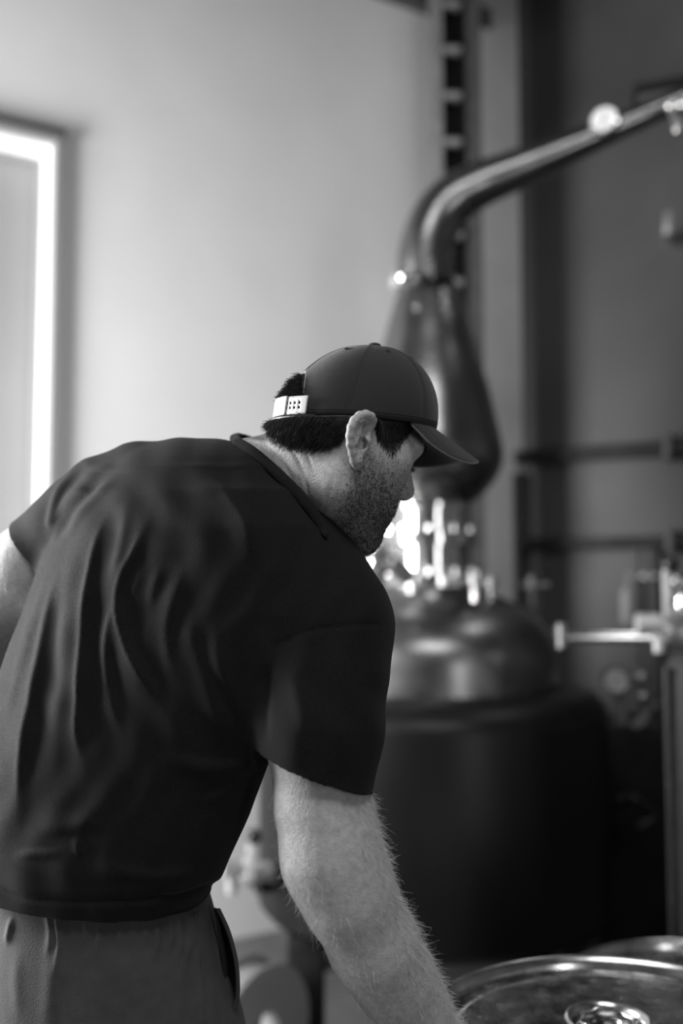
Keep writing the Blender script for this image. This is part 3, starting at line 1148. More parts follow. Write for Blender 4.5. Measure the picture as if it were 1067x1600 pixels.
def wpt(x, y, z):
    d = np.array([x, y, z]) - CAMP
    return np.array([d[0], d @ UPV, d @ FWD])


HR_W = to_world(HIPR); HL_W = to_world(HIPL)
KNR = (HR_W[0] + .02, HR_W[1] + .02, .50); KNL = (HL_W[0] - .02, HL_W[1] + .03, .50)
ANR = (KNR[0] - .03, KNR[1] - .01, .09); ANL = (KNL[0] - .03, KNL[1], .09)


def f_shorts(q):
    f = SHORTS(q)
    for hp, kn in ((HIPR, KNR), (HIPL, KNL)):
        f = smin(f, cone(q, hp, wpt(kn[0], kn[1], kn[2] - .06), .098, .088), .05)
    return f


def f_body(q):
    """everything below the neck"""
    f = f_torso(q) + .014
    f = np.maximum(f, -(q[:, 1] - XU(0, 1470, 1.225)[1]))
    f = smin(f, SHORTS(q) + .014, .02)
    f = smin(f, f_neck(q), .02)
    f = smin(f, chain(q, RARM, RARM_R, .025), .02)
    f = smin(f, ball(q, XU(497, 1352, 1.05), .030), .03)         # elbow
    f = smin(f, chain(q, LARM, LARM_R, .02), .02)
    f = smin(f, local(q, RARM[-1] + np.array([.07, -.03, .05]), .19, f_rhand), .012)
    f = smin(f, local(q, LARM[-1] + np.array([.03, -.06, -.02]), .17, f_lhand), .012)
    for hp, kn, an in ((HIPR, KNR, ANR), (HIPL, KNL, ANL)):
        f = smin(f, cone(q, hp, wpt(*kn), .082, .058), .03)
        f = smin(f, cone(q, wpt(kn[0] - .012, kn[1], kn[2] - .1), wpt(*an), .058, .036), .03)
    return f


def under_cap(q, inset):
    c = to_cap(q)
    c0 = c.copy()
    c0[:, 0] -= .018 * np.clip(c[:, 1], 0, None) / CH_
    i = np.asarray(inset)
    r = np.stack([CA_ - i + 0 * c[:, 0], CH_ - i + 0 * c[:, 0], CB_ - i + 0 * c[:, 0]], 1)
    k0 = np.sqrt(((c0 / r) ** 2).sum(1)) + 1e-9
    f = k0 * (k0 - 1) / (np.sqrt(((c0 / r ** 2) ** 2).sum(1)) + 1e-9)
    return np.where(c[:, 1] > 0, f, f - np.clip(-c[:, 1], 0, 1) * 4)


def f_upper(q):
    h = to_head(q)
    clip = np.where(np.abs(h[:, 2]) > .0765, -1, under_cap(q, .005))
    return smin(smax(f_head(q), clip, .003), f_neck(q), .035)


def fold(pts, amp, wl, wr, f0=.38, f1=.38):
    amp *= .62
    """ridge along an image-plane polyline; wl / wr are the widths left and right of it"""
    p = crv(pts, 5)
    seg = np.linalg.norm(np.diff(p, axis=0), axis=1); s = np.concatenate([[0], np.cumsum(seg)]); L = s[-1]
    box = (px > p[:, 0].min() - 3 * max(wl, wr)) & (px < p[:, 0].max() + 3 * max(wl, wr)) & (py > p[:, 1].min() - 40) & (py < p[:, 1].max() + 40)
    i = np.nonzero(box)[0]
    x, y = px[i], py[i]
    best = np.full(len(i), 1e9); sg = np.zeros(len(i)); tt = np.zeros(len(i))
    for a, b, s0 in zip(p[:-1], p[1:], s):
        e = b - a; l2 = e @ e
        t = np.clip(((x - a[0]) * e[0] + (y - a[1]) * e[1]) / l2, 0, 1)
        dx, dy = x - a[0] - t * e[0], y - a[1] - t * e[1]
        d = np.hypot(dx, dy)
        u = d < best
        best[u] = d[u]; tt[u] = (s0 + t * math.sqrt(l2))[u]
        sg[u] = (dx * -e[1] + dy * e[0])[u]          # >0 : left when walking down
    # for a polyline drawn downwards, positive = image left
    left = sg > 0
    wdt = np.where(left, wl, wr)
    fade = np.clip(tt / (f0 * L + 1e-6), 0, 1) * np.clip((L - tt) / (f1 * L + 1e-6), 0, 1)
    fade = fade * fade * (3 - 2 * fade)
    r = np.zeros(len(px))
    r[i] = amp * fade * np.exp(-(best / wdt) ** 2)
    return r


person = tag(empty('person', (to_world(HIPR)[0] - .08, to_world(HIPR)[1] + .03, 0)),
             'person in dark tee shirt, grey shorts and cap, bending over the drum', 'person')


def sdf_obj(name, v, f, m, parent):
    me = fast_mesh(name, to_world(v), f)
    return obj(name, me, m, parent)


# ---------------- body mesh (fine head and neck, coarser trunk and limbs)
HB = np.array([from_head((a, b, c)) for a in (-.12, .135) for b in (-.13, .145) for c in (-.105, .105)])
lo = np.minimum(HB.min(0), np.min(NECK, 0) - .07); hi = HB.max(0) + .005
vh, fh = nets(f_upper, lo, hi, .0016)
# skin creases of the bent neck
px, py = pix(vh)
D = fold([(440, 684), (458, 706), (472, 735), (481, 775), (484, 800)], -.0026, 3.5, 3.5)
D += fold([(405, 684), (428, 706), (448, 732), (462, 765)], -.0020, 3.5, 3.5)
D += fold([(523, 735), (516, 765), (505, 800)], -.0018, 3.5, 3.5)
D += fold([(462, 690), (480, 712), (492, 745)], -.0014, 3, 3)
nh = grad(f_upper, vh)
vh = vh + nh * (D * np.clip(-nh[:, 2] * 3 + .6, 0, 1))[:, None]
vb_, fb_ = nets(f_body, (-.80, -1.62, .95), (.42, .24, 1.75), .0042, slack=1.8)
# the coarse mesh gives way to the fine one above the collar
pxb, pyb = pix(vb_)
inh = (pxb > 455) & (pyb < 840) & (vb_[:, 1] > XU(0, 842, 1.2)[1])
fb_ = fb_[~inh[fb_].any(1)]
vall = np.concatenate([vh, vb_]); fall = np.concatenate([fh, fb_ + len(vh)])
vall, fall = drop_islands(vall, fall)


def beard_mask(q):
    h = to_head(q); a = np.abs(h[:, 2])
    # cheek line from the sideburn to the mouth corner, lower line under the jaw
    line = np.interp(h[:, 0], [-.02, .012, .03, .055, .08, .11], [-.02, -.006, -.012, -.022, -.026, -.026])
    m = 1 / (1 + np.exp((h[:, 1] - line + .006) / .010))
    m *= 1 / (1 + np.exp(-(h[:, 0] - np.interp(h[:, 1], [-.12, -.06, -.02, .02], [.035, .004, .006, .012])) / .005))
    m *= 1 / (1 + np.exp(-(h[:, 1] + .118) / .006))
    lips = np.exp(-((h[:, 0] - .098) / .012) ** 2 - ((h[:, 1] + .046) / .008) ** 2 - (a / .022) ** 2)
    return m * (1 - .8 * lips)


_hp = [head_at(x, y, d)[:2] for x, y, d in ((418, 664, .02), (434, 675, .03), (456, 690, .042), (482, 699, .052), (506, 702, .06), (528, 698, .066), (541, 684, .068), (545, 662, .068),
                                                (586, 662, .07), (589, 688, .069), (599, 701, .068), (608, 708, .067), (619, 697, .066), (631, 683, .064), (644, 668, .06))]
HAIR_POLY = np.array([(-.14, _hp[0][1] + .004)] + [tuple(x) for x in _hp] + [(.075, .16), (-.14, .16)])


def hair_region(q):
    """signed (negative inside) region of the scalp hair, in the head frame"""
    h = to_head(q)
    poly = HAIR_POLY
    x, y = h[:, 0], h[:, 1]
    d = np.full(len(x), 9.); ins = np.zeros(len(x), bool)
    n = len(poly)
    for i in range(n):
        a = poly[i]; b = poly[(i + 1) % n]; e = b - a
        t = np.clip(((x - a[0]) * e[0] + (y - a[1]) * e[1]) / (e @ e), 0, 1)
        d = np.minimum(d, np.hypot(x - a[0] - t * e[0], y - a[1] - t * e[1]))
        c = ((a[1] > y) != (b[1] > y))
        xi = e[0] * (y - a[1]) / (e[1] if abs(e[1]) > 1e-9 else 1e-9) + a[0]
        ins ^= c & (x < xi)
    return np.where(ins, -d, d)


body = sdf_obj('body', vall, fall, 'skin', person)
hm = beard_mask(vall) * .42
hh = to_head(vall)
near_head = (np.abs(hh) < .16).all(1)
ear = (np.abs(hh[:, 2]) > .0785)
hr_ = np.clip(.5 - hair_region(vall) / .006, 0, 1) * near_head * (~ear)
brow = np.exp(-((hh[:, 1] - .040) / .005) ** 2) * (hh[:, 0] > .07) * (np.abs(hh[:, 2]) > .012) * (np.abs(hh[:, 2]) < .05) * .7
at = body.data.attributes.new('hairy', 'FLOAT', 'POINT')
at.data.foreach_set('value', np.clip(hm * near_head + hr_ * .95 + brow * near_head, 0, 1).astype(np.float32))


# ---------------- strands
def strands(name, root, dirs, length, r, m, parent, bend=None, seg=3):
    n = len(root)
    t = np.linspace(0, 1, seg + 1)
    d = dirs / np.linalg.norm(dirs, axis=1)[:, None]
    ref = RNG.normal(size=(n, 3))
    e1 = np.cross(d, ref); e1 /= np.linalg.norm(e1, axis=1)[:, None]
    e2 = np.cross(d, e1)
    if bend is None: bend = np.zeros((n, 3))
    V = np.zeros((n, seg + 1, 3, 3))
    for i, tt in enumerate(t):
        c = root + d * (length * tt)[:, None] + bend * (length * tt * tt)[:, None]
        rr = r * (1 - .75 * tt)
        for k in range(3):
            a = 2 * math.pi * k / 3
            V[:, i, k] = c + rr * (math.cos(a) * e1 + math.sin(a) * e2)
    base = (np.arange(n) * (seg + 1) * 3)[:, None]
    F = []
    for i in range(seg):
        for k in range(3):
            l = (k + 1) % 3
            F.append(base + np.array([[i * 3 + k, i * 3 + l, (i + 1) * 3 + l, (i + 1) * 3 + k]]))
    o = sdf_obj(name, V.reshape(-1, 3), np.concatenate(F), m, parent)
    return tag(o, kind='stuff')


# ---------------- scalp hair: soft mass plus strands
def in_opening(c):
    ang = np.degrees(np.arctan2(np.abs(c[:, 2]), -c[:, 0]))
    return (ang < 29) & (c[:, 1] < CH_ * np.sin(.39 * np.clip(1 - (ang / 29) ** 2, 0, 1) * math.pi / 2) - .0015)


def f_hair(q):
    h = to_head(q); c = to_cap(q)
    t = np.where(c[:, 1] < .002, np.where(h[:, 0] > 0, .005, .0095), np.where(in_opening(c), .02, .001))
    f = f_skull(h) - t
    f = smax(f, hair_region(q), .006)
    inset = np.where(in_opening(c), np.where(c[:, 1] < .024, .002, -.004), .004)
    return smax(f, np.where(c[:, 1] > 0, under_cap(q, inset), -1), .002)


vv, ff = nets(f_hair, HB.min(0), HB.max(0), .002)
hair = sdf_obj('hair', vv, ff, 'hair', person)
nn = grad(f_hair, vv)
c = to_cap(vv)
hreg = hair_region(vv)
ok = ((c[:, 1] < .004) | in_opening(c)) & (nn[:, 2] < .5) & (f_skull(to_head(vv)) > .003)
up_all = np.nonzero(in_opening(c) & (c[:, 1] > .016) & (nn[:, 2] < .5))[0]
idx = np.concatenate([RNG.choice(np.nonzero(ok)[0], 5200), RNG.choice(up_all, 1500)])
flow = np.array([-.25, -.9, -.05])            # in the head frame: down and slightly back
fl = np.tile(flow, (len(idx), 1))
front = to_head(vv[idx])[:, 0] > .0
fl[front] = np.array([.30, -.9, .0])
up_o = in_opening(c[idx]) & (c[idx][:, 1] > .0)
fl[up_o] = np.array([-.75, -.4, 0])
fl = fl @ HR.T
dr = fl + nn[idx] * RNG.uniform(.02, .34, (len(idx), 1)) + RNG.normal(size=(len(idx), 3)) * .16
strands('hair_strands', vv[idx] - nn[idx] * .002, dr, RNG.uniform(.007, .016, len(idx)), .00042, 'hair', person, bend=-nn[idx] * .15)

# sideburn strands rooted on the cheek
hv = to_head(vh)
sb = np.nonzero((hair_region(vh) < .0015) & (hv[:, 0] > .004) & (to_cap(vh)[:, 1] < .004) & (np.abs(hv[:, 2]) < .0765) & (np.abs(hv[:, 2]) > .04))[0]
if len(sb):
    idx = RNG.choice(sb, 2600)
    ng = grad(f_upper, vh[idx])
    dr = np.array([.25, -.9, 0]) @ HR.T + ng * RNG.uniform(.05, .35, (len(idx), 1)) + RNG.normal(size=(len(idx), 3)) * .12
    strands('sideburns', vh[idx], dr, RNG.uniform(.005, .010, len(idx)), .0004, 'hair', person, bend=-ng * .12)

# ---------------- stubble
nb_ = grad(f_upper, vh)
bm_ = beard_mask(vh)
ok = np.nonzero((RNG.random(len(vh)) < bm_) & (nb_[:, 2] < .35))[0]
idx = RNG.choice(ok, 10000)
dr = nb_[idx] * .7 + np.array([.15, -.8, -.05]) @ HR.T * .9 + RNG.normal(size=(len(idx), 3)) * .25
strands('stubble', vh[idx], dr, RNG.uniform(.0014, .0034, len(idx)), .00024, 'stubble', person, seg=2)
# eyebrow and lashes
h = to_head(vh)
okb = np.nonzero((np.abs(h[:, 1] - .0405) < .0045) & (h[:, 0] > .068) & (np.abs(h[:, 2]) > .012) & (np.abs(h[:, 2]) < .05))[0]
if len(okb):
    idx = RNG.choice(okb, 500)
    dr = np.array([-.3, .25, .0]) @ HR.T + nb_[idx] * .5 + RNG.normal(size=(len(idx), 3)) * .2
    strands('eyebrows', vh[idx], dr, RNG.uniform(.004, .008, len(idx)), .00025, 'hair', person)
rt = np.array([from_head((.0865 - .004 * abs(s - .03) / .01, .0145, s * sg)) for s in np.linspace(.018, .046, 26) for sg in (-1, 1)])
dr = np.tile(np.array([.85, -.55, .1]) @ HR.T, (len(rt), 1)) + RNG.normal(size=(len(rt), 3)) * .1
strands('eyelashes', rt, dr, RNG.uniform(.009, .012, len(rt)), .0006, 'hair', person, bend=np.tile(np.array([.1, .5, 0]) @ HR.T, (len(rt), 1)))

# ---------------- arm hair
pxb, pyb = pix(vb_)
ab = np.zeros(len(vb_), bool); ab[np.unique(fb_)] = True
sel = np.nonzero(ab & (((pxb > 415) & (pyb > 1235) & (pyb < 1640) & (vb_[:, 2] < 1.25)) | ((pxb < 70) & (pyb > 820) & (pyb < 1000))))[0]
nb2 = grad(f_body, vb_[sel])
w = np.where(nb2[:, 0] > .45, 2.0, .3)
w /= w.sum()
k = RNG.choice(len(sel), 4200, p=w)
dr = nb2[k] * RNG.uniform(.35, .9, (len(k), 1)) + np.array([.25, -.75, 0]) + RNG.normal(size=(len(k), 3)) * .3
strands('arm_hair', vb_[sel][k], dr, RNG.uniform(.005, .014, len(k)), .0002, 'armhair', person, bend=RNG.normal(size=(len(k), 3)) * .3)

# ---------------- shirt
vs_, fs_ = nets(f_shirt, (-.80, -.70, .95), (.12, .13, 1.52), .0028, slack=2.0)
ns_ = grad(f_shirt, vs_, .004)
px, py = pix(vs_)
facing = np.clip(-ns_[:, 2] * 3 + .6, 0, 1)


D = np.zeros(len(px))
D += fold([(176, 770), (162, 815), (151, 860), (143, 910), (137, 980), (132, 1050), (127, 1110), (124, 1150), (129, 1190), (141, 1235)], .013, 26, 11)
D += fold([(128, 800), (121, 860), (113, 930), (108, 1000), (104, 1070), (92, 1130), (90, 1190), (98, 1240)], .0075, 15, 14)
D += fold([(100, 850), (90, 900), (80, 965), (66, 1040), (52, 1110), (40, 1180), (30, 1260), (22, 1330)], .013, 22, 12)
D += fold([(60, 900), (48, 980), (30, 1060), (12, 1140)], .004, 9, 9)
D += fold([(78, 880), (66, 940), (50, 1010), (32, 1090)], .004, 8, 8)
D += fold([(238, 770), (231, 810), (214, 860), (198, 895), (188, 930), (191, 965), (201, 1010), (221, 1050), (243, 1090), (268, 1140)], .0095, 20, 10)
D += fold([(187, 935), (175, 970), (170, 1010), (171, 1060), (182, 1120), (200, 1175)], .0065, 10, 9)
D += fold([(199, 780), (197, 820), (189, 870), (180, 920)], .004, 9, 9)
D += fold([(318, 742), (345, 765), (372, 795), (390, 825), (398, 855), (402, 900)], .010, 24, 10)
D += fold([(288, 870), (275, 930), (263, 985), (266, 1030), (276, 1070)], .0055, 12, 9)
D += fold([(255, 880), (240, 925), (234, 960)], .004, 8, 8)
D += fold([(225, 880), (213, 915), (208, 940)], .004, 8, 7)
D += fold([(300, 930), (300, 990), (320, 1060), (350, 1130), (370, 1190)], .006, 16, 12)
D += fold([(330, 960), (345, 1030), (372, 1100), (410, 1160)], .006, 14, 12)
# crisp crests on the main folds
D += fold([(168, 800), (158, 835), (149, 880), (142, 930), (136, 1000), (131, 1070), (126, 1120), (124, 1155), (129, 1195)], .004, 6, 4, .2, .2)
D += fold([(92, 900), (80, 970), (66, 1045), (52, 1115), (40, 1185), (30, 1265)], .004, 7, 4, .2, .2)
D += fold([(228, 820), (212, 862), (196, 898), (188, 932), (191, 968), (202, 1012), (222, 1052), (240, 1085)], .003, 5, 4, .2, .2)
D += fold([(340, 760), (366, 788), (388, 822), (397, 852)], .003, 7, 4, .3, .3)
D += fold([(184, 945), (173, 985), (169, 1030), (173, 1085)], .0025, 4, 4, .2, .2)
# shoulder folds of the far sleeve
D += fold([(186, 700), (155, 712), (120, 737), (98, 764), (87, 790), (80, 830)], .007, 7, 7, .3, .1)
D += fold([(186, 722), (150, 745), (115, 780), (92, 817), (80, 857)], .009, 9, 6, .3, .2)
D += fold([(176, 735), (140, 766), (110, 800), (88, 835), (70, 868)], -.010, 9, 9, .3, .3)
D += fold([(190, 742), (150, 778), (122, 815), (104, 850)], .004, 7, 7, .3, .3)
# folds at the waist and armpit
D += fold([(250, 1178), (300, 1192), (350, 1197), (410, 1186)], .008, 16, 9)
D += fold([(300, 1255), (345, 1240), (385, 1222)], .005, 10, 8)
D += fold([(60, 1292), (110, 1290), (165, 1278)], .007, 12, 20)
D += fold([(20, 1336), (60, 1333), (105, 1333)], .004, 7, 6)
D += fold([(120, 1305), (126, 1340)], .004, 6, 6)
D += fold([(140, 1348), (200, 1362), (260, 1368), (330, 1352)], .006, 10, 10)
D += fold([(240, 1402), (280, 1385), (330, 1372)], .004, 7, 7)
# hem band edge
D += fold([(-20, 1378), (20, 1398), (70, 1407), (150, 1409), (240, 1404), (300, 1392), (345, 1380)], -.006, 5, 7, .01, .01)
D += fold([(455, 1040), (470, 1100), (480, 1160)], .004, 12, 12)
D += fold([(520, 990), (535, 1050), (540, 1120)], .003, 10, 10)
D += fold([(428, 1015), (418, 1070), (415, 1130), (418, 1180)], -.007, 8, 8)
D += fold([(428, 1010), (470, 990), (520, 980), (592, 975)], -.0025, 4, 4, .02, .02)
noise_ = .0012 * np.sin(px * .09 + 2 * np.sin(py * .02)) * np.sin(py * .035 + px * .01)
vs_ = vs_ + ns_ * ((D + noise_) * facing)[:, None]


def relax(v, f, sel, it):
    for _ in range(it):
        acc = np.zeros_like(v); cnt = np.zeros(len(v))
        for a, b in ((0, 1), (1, 2), (2, 3), (3, 0)):
            for i, j in ((a, b), (b, a)):
                for x in range(3):
                    acc[:, x] += np.bincount(f[:, i], v[f[:, j], x], len(v))
                cnt += np.bincount(f[:, i], minlength=len(v))
        m = sel & (cnt > 0)
        v[m] = .5 * v[m] + .5 * acc[m] / cnt[m][:, None]
    return v


def trim(v, f, sel, p0, nrm):
    """cut the faces beyond a plane (only where sel) with a clean edge"""
    nrm = nrm / np.linalg.norm(nrm)
    g = (v - p0) @ nrm
    out = sel & (g > 0)
    f = f[~out[f].all(1)]
    v = v.copy()
    on = np.zeros(len(v), bool); on[np.unique(f)] = True
    m = out & on
    v[m] -= g[m][:, None] * nrm
    return v, f


# right sleeve hem, left sleeve hem, waist hem
vs_ = relax(vs_, fs_, (py < 712) & (px > 195) & (px < 430), 14)
vs_ = relax(vs_, fs_, np.ones(len(vs_), bool), 1)
ax = XU(494, 1290, 1.06) - XU(500, 1140, 1.08); ax /= np.linalg.norm(ax)
n1 = ax + np.array([-.34, 0, 0]) + np.array([0, 0, .10])
vs_, fs_ = trim(vs_, fs_, (px > 400) & (py > 1150), XU(496, 1222, 1.01), n1)
n2 = LSLEEVE[2] - LSLEEVE[1]
n2 = np.array([-.66, -.75, .22])
vs_, fs_ = trim(vs_, fs_, (px < 100) & (py > 790) & (vs_[:, 2] > 1.235) & (py < 1060), XU(35, 851, 1.27), n2)
vs_, fs_ = trim(vs_, fs_, (py > 1380), XU(150, 1437, 1.10), np.array([0, -1, 0]))
vs_, fs_ = drop_islands(vs_, fs_)


def smooth_border(v, f, it=12):
    e = np.sort(np.concatenate([f[:, [0, 1]], f[:, [1, 2]], f[:, [2, 3]], f[:, [3, 0]]]), 1)
    e = e[e[:, 0] != e[:, 1]]
    u, n = np.unique(e, axis=0, return_counts=True)
    u = u[n == 1]
    for _ in range(it):
        acc = np.zeros_like(v); cnt = np.zeros(len(v))
        for i, j in ((0, 1), (1, 0)):
            for x in range(3):
                acc[:, x] += np.bincount(u[:, i], v[u[:, j], x], len(v))
            cnt += np.bincount(u[:, i], minlength=len(v))
        m = cnt > 1
        v[m] = .5 * v[m] + .5 * acc[m] / cnt[m][:, None]
    return v


vs_ = smooth_border(vs_, fs_)
shirt = sdf_obj('tee_shirt', vs_, fs_, 'shirt', person)
sm = shirt.modifiers.new('cloth_thickness', 'SOLIDIFY'); sm.thickness = .0022; sm.offset = -1


def surf_path(func, pts, lift=0.):
    out = []
    for x, y in pts:
        q = raycast(func, x, y)
        if q is not None:
            n = grad(func, q[None], .003)[0]
            out.append(q + n * lift)
    return out


def cam_tube(name, pts, r, m, parent, n=8, smooth=True):
    return G().tube([to_world(p) for p in pts], r, n).build(name, m, parent)


# collar band: two ribs following the neckline
near = surf_path(f_shirt, [(345, 689), (362, 697), (385, 712), (412, 735), (440, 762), (466, 790), (484, 812), (497, 829), (508, 845)], .0015)
ring = near + pathw([(520, 860, 1.178), (534, 866, 1.21), (540, 848, 1.26), (520, 802, 1.30), (470, 740, 1.32), (410, 700, 1.31), (362, 684, 1.285)])
ringc = crv(np.array(ring + [ring[0]]), 5)
cen = np.mean(ring, 0)
axn = np.array([.70, .55, -.15]); axn /= np.linalg.norm(axn)
wd = .0135
gv, gf = [], []
prof_ = [(0, .0), (.2, .0028), (.5, .0034), (.8, .003), (1.0, .001), (1.0, -.002), (.5, -.002), (0, -.003)]
m_ = len(ringc) - 1
for i in range(m_):
    p = ringc[i]
    T = ringc[(i + 1) % m_] - ringc[i - 1]; T /= np.linalg.norm(T)
    inw = axn - T * (axn @ T); inw /= np.linalg.norm(inw)
    o_ = np.cross(T, inw); 
    if o_ @ (p - cen) < 0: o_ = -o_
    ii = i / 5
    tp = 1 - .6 * min(1, max(0, (ii - (len(near) - 3.5)) / 2)) * min(1, max(0, (len(ring) - 1 - ii) / 1.5))
    for a_, b_ in prof_:
        gv.append(to_world(p + inw * (a_ * wd * tp) + o_ * b_ * tp - o_ * a_ * .004))
kk = len(prof_)
for i in range(m_):
    for j in range(kk):
        gf.append((i * kk + j, i * kk + (j + 1) % kk, ((i + 1) % m_) * kk + (j + 1) % kk, ((i + 1) % m_) * kk + j))
gg = G(); gg.add(gv, gf); gg.build('collar', 'shirt', shirt, angle=False)
# hem stitching of the right sleeve and the sleeve seam
cam_tube('sleeve_hem_stitch', surf_path(f_shirt, [(432, 1186), (470, 1206), (510, 1220), (550, 1227), (570, 1227)], .0004), .0008, 'shirt', shirt)
cam_tube('sleeve_seam', surf_path(f_shirt, [(452, 1000), (490, 985), (530, 978), (565, 975), (588, 974)], .0006), .0011, 'shirt', shirt)

# ---------------- shorts
vp_, fp_ = nets(f_shorts, (-.62, -1.36, .98), (-.02, -.42, 1.52), .0032, slack=1.8)
np_ = grad(f_shorts, vp_, .004)
px, py = pix(vp_)
facing = np.clip(-np_[:, 2] * 3 + .6, 0, 1)
D = np.zeros(len(px))
for x, l, a in ((75, 60, .003), (88, 95, .0035), (110, 40, .002), (131, 38, .0025), (150, 60, .003), (168, 40, .0025), (182, 55, .003), (205, 35, .0022), (222, 50, .003), (240, 75, .0035), (262, 60, .003), (275, 80, .0035), (292, 70, .003)):
    D += fold([(x, 1425), (x + 2 + l * .05, 1440 + l * .4), (x - 4, 1440 + l)], a * 1.9, 5, 5, .02, .5)
D += fold([(88, 1425), (84, 1480), (78, 1560), (70, 1640)], .004, 14, 12)
D += fold([(20, 1428), (16, 1450), (10, 1480)], .006, 5, 4)
D += fold([(30, 1470), (26, 1530), (30, 1610)], .003, 10, 10)
D += fold([(292, 1440), (286, 1490), (280, 1560), (276, 1620)], .003, 7, 10)
D += fold([(305, 1425), (309, 1500), (318, 1600)], .003, 6, 8, .02, .02)
D += fold([(325, 1430), (337, 1500), (332, 1560), (322, 1600)], .003, 8, 10)
vp_ = vp_ + np_ * (D * facing)[:, None]
zz = to_world(vp_)[:, 2]
vp_, fp_ = trim(vp_, fp_, zz < .6, wpt(0, 1.2, .50), -np.array([0, UPV[2], FWD[2]]))
vp_, fp_ = trim(vp_, fp_, py < 1420, XU(0, 1335, 1.225), np.array([0, 1., 0]))
vp_, fp_ = drop_islands(vp_, fp_)
shorts = sdf_obj('shorts', vp_, fp_, 'shorts', person)
# pocket: lining bulging out, black for the shade inside the gap, with a stitched edge
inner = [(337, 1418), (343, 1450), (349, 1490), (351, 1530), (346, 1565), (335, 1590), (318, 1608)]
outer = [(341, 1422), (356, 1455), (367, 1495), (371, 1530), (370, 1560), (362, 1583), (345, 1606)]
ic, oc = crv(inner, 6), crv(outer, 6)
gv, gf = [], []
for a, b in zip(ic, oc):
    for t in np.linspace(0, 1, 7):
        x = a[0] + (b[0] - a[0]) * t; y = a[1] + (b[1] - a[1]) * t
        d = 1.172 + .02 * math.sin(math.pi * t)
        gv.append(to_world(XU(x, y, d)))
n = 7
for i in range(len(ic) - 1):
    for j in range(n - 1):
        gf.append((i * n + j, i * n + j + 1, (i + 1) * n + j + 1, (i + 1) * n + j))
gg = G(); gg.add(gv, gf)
lin = gg.build('pocket_shade_lining', 'lining', shorts, angle=False)
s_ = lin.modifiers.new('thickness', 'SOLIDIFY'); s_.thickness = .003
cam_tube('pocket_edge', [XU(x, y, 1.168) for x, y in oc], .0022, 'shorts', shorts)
for dx in (0, 5):
    cam_tube('seam', surf_path(f_shorts, [(301 + dx, 1425), (304 + dx, 1460), (307 + dx, 1500), (311 + dx, 1540), (316 + dx, 1598)], .0022), .0007, 'shorts', shorts)

# ---------------- cap
def crown_pt(th, v, off=0.):
    """th: 0 front, v: 0 rim .. 1 top, in the cap frame"""
    a = v * math.pi / 2
    r = math.cos(a) ** .94
    u = math.sin(a)
    seam = 0.
    for k in range(6):
        d = (th - math.radians(60 * k + 0) + math.pi) % (2 * math.pi) - math.pi
        seam += math.exp(-(d / .045) ** 2)
    pf = 1 - .007 * seam * (1 - v) - .0
    f = CA_ * r * math.cos(th) * pf + .018 * u
    s = CB_ * r * math.sin(th) * pf
    h = CH_ * u
    n = np.array([math.cos(th) * math.cos(a) / CA_, math.sin(a) / CH_, math.sin(th) * math.cos(a) / CB_]); n /= np.linalg.norm(n)
    return np.array([f, h, s]) + n * off


OPW = math.radians(29)


def v0(th):
    d = abs((th - math.pi + math.pi) % (2 * math.pi) - math.pi)
    if d >= OPW: return 0.
    return .39 * (1 - (d / OPW) ** 2)


ths = list(np.linspace(0, math.pi - OPW, 70)) + [math.pi - OPW * math.cos(x) for x in np.linspace(0, math.pi, 41)[1:-1]] + list(np.linspace(math.pi + OPW, 2 * math.pi, 71)[:-1])
NV = 34
gv, gf = [], []
for th in ths:
    b = v0(th)
    for j in range(NV):
        v = b + (1 - b) * (j / (NV - 1)) ** .9
        gv.append(to_world(from_cap(crown_pt(th, min(v, .995)))))
n = len(ths)
for i in range(n):
    k = (i + 1) % n
    for j in range(NV - 1):
        gf.append((i * NV + j, k * NV + j, k * NV + j + 1, i * NV + j + 1))
gg = G(); gg.add(gv, gf)
cap = gg.build('baseball_cap', 'cap', person, angle=False)
s_ = cap.modifiers.new('thickness', 'SOLIDIFY'); s_.thickness = .002; s_.offset = 1
# binding round the opening and the rim
edge = [from_cap(crown_pt(th, v0(th) + .004, .001)) for th in [math.pi - OPW * math.cos(x) for x in np.linspace(0, math.pi, 49)]]
cam_tube('opening_binding', edge, .0015, 'capedge', cap)
# button, eyelets, seams
bt = from_cap(crown_pt(0, .995) + np.array([0, .002, 0]))
un = CR[:, 1]
G().lathe([(.008, -.003), (.0085, .0), (.0075, .003), (.004, .0045), (.0005, .005)], to_world(bt), to_world(bt + un) - to_world(bt), n=20).build('button', 'cap', cap)
for k in range(6):
    th = math.radians(60 * k + 30)
    if v0(th) > 0: continue
    q = crown_pt(th, .68, .0022); q2 = crown_pt(th, .68, .01)
    A = to_world(from_cap(q)); Bv = to_world(from_cap(q2)) - A
    G().lathe([(.0016, .0), (.0032, .0008), (.0040, -.0006)], A, Bv, n=14).build('eyelet', 'cap', cap)
for k in (1, 5, 0, 2, 4, 3):
    for dth in (-.022, .022):
        th = math.radians(60 * k)
        pts = [from_cap(crown_pt(th + dth * min(1, 1.6 * (1 - v) + .15), v, .0021)) for v in np.linspace(max(.02, v0(th) + .03), .93, 24)]
        cam_tube('seam_stitch', pts, .0005, 'cap', cap, n=6)
# hem row of stitches above the rim
for sgn in (1, -1):
    cam_tube('rim_stitch', [from_cap(crown_pt(sgn * th, .045, .0021)) for th in np.linspace(0, math.pi - OPW - .05, 60)], .0005, 'cap', cap, n=6)

# bill
BTH = math.radians(72)
BD = math.radians(22)
gv, gf = [], []
NW, NT = 49, 16


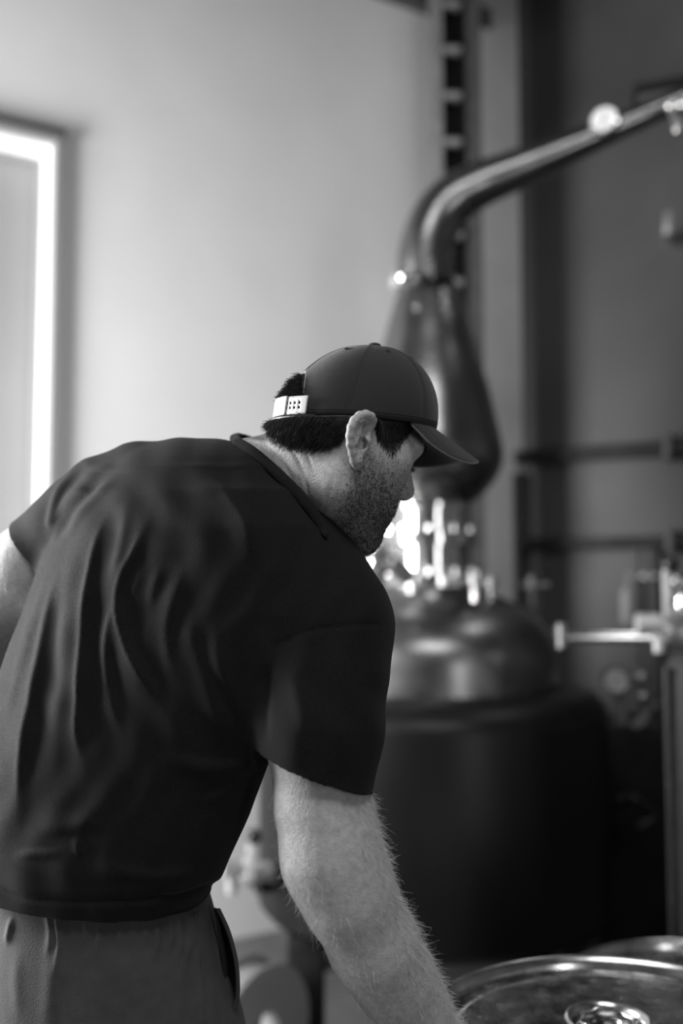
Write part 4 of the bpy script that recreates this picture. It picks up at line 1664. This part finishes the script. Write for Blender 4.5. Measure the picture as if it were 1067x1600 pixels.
def bill_pt(w, t):
    th = w * BTH
    b = crown_pt(th, 0.0)
    ext = .070 * (1 - abs(w) ** 2.8) ** .5 + .002
    s_out = b[2] * (1 + .0 * t)
    f = b[0] + ext * t * math.cos(BD)
    arch = .026 * (b[2] / .078) ** 2 * (ext * t / .07) ** .8
    u = -.001 - ext * t * math.sin(BD) - arch - .05 * (ext * t) ** 2 / .068
    return np.array([f, u, s_out])


for i in range(NW):
    w = -1 + 2 * i / (NW - 1)
    for j in range(NT):
        gv.append(to_world(from_cap(bill_pt(w, j / (NT - 1)))))
for i in range(NW - 1):
    for j in range(NT - 1):
        gf.append((i * NT + j, (i + 1) * NT + j, (i + 1) * NT + j + 1, i * NT + j + 1))
gg = G(); gg.add(gv, gf)
bill = gg.build('bill', 'cap', cap, angle=False)
s_ = bill.modifiers.new('thickness', 'SOLIDIFY'); s_.thickness = .003; s_.offset = 0
cam_tube('bill_edge', [from_cap(bill_pt(w, 1.0)) for w in np.linspace(-1, 1, 70)], .0014, 'capedge', cap)

# strap with two rows of slots, and the overlapping peg end
def strap(name, t0, t1, off, hole, nth=56, hgt=.0215):
    rows = [0, .14, .30, .44, .56, .70, .86, 1.]
    gv, gf = [], []
    for i in range(nth + 1):
        th = t0 + (t1 - t0) * i / nth
        for r in rows:
            p = crown_pt(th, 0.0, off)
            p = p + np.array([0, .001 + r * hgt, 0])
            p[0] -= -.0022 * r
            gv.append(to_world(from_cap(p)))
    k = len(rows)
    for i in range(nth):
        for j in range(k - 1):
            if hole and j in (1, 2, 4) and False: continue
            if hole and j in (2, 4) and i % 4 in (1, 2) and 3 < i < nth - 3: continue
            gf.append((i * k + j, (i + 1) * k + j, (i + 1) * k + j + 1, i * k + j + 1))
    g_ = G(); g_.add(gv, gf)
    o = g_.build(name, 'strap', cap, angle=False)
    m = o.modifiers.new('thickness', 'SOLIDIFY'); m.thickness = .0012; m.offset = 1
    return o


strap('strap', math.pi - OPW - .04, math.pi + OPW + .04, .0035, True)
strap('strap_end', math.pi - .2, math.pi + .40, .0052, False, 24, .0225)

# ---------------- boots
for an in (ANR, ANL):
    x, y = an[0], an[1]
    gg = G()
    st = [(0, .030, .10, .038), (.0, .040, .075, .043), (.03, .0, 0, 0)]
    dirv = np.array([.75, .66, 0]); sdv = np.array([-.66, .75, 0])
    secs = [(-.085, .022, .055), (-.07, .036, .075), (-.03, .040, .10), (.02, .042, .10), (.07, .045, .075), (.12, .048, .055), (.165, .042, .045), (.185, .024, .03)]
    n = 16
    for l, w_, h_ in secs:
        for k2 in range(n):
            a = 2 * math.pi * k2 / n
            cz_ = .012 + h_ * .5
            gg.v.append(tuple(np.array([x, y, 0]) + dirv * l + sdv * w_ * math.cos(a) + np.array([0, 0, max(.012, cz_ + h_ * .56 * math.sin(a))])))
    for i in range(len(secs) - 1):
        for k2 in range(n):
            l2 = (k2 + 1) % n
            gg.f.append((i * n + k2, i * n + l2, (i + 1) * n + l2, (i + 1) * n + k2))
    gg.f.append(tuple(range(n))[::-1]); gg.f.append(tuple(range((len(secs) - 1) * n, len(secs) * n)))
    gg.lathe([(.050, .08), (.047, .15), (.049, .17), (.042, .17)], (x, y, 0), n=20)
    boot = gg.build('boot', 'shoe', person)
    s2 = G()
    nn_ = 28
    top = []
    for k2 in range(nn_):
        a = 2 * math.pi * k2 / nn_
        l = .05 + .14 * math.cos(a); w_ = .046 * math.sin(a) * (1 + .1 * math.cos(a))
        top.append(np.array([x, y, 0]) + dirv * l + sdv * w_)
    s2.v = [tuple(p + np.array([0, 0, .0])) for p in top] + [tuple(p + np.array([0, 0, .02])) for p in top]
    s2.f = [tuple(range(nn_))[::-1], tuple(range(nn_, 2 * nn_))] + [(k2, (k2 + 1) % nn_, nn_ + (k2 + 1) % nn_, nn_ + k2) for k2 in range(nn_)]
    s2.build('sole', 'sole', boot)
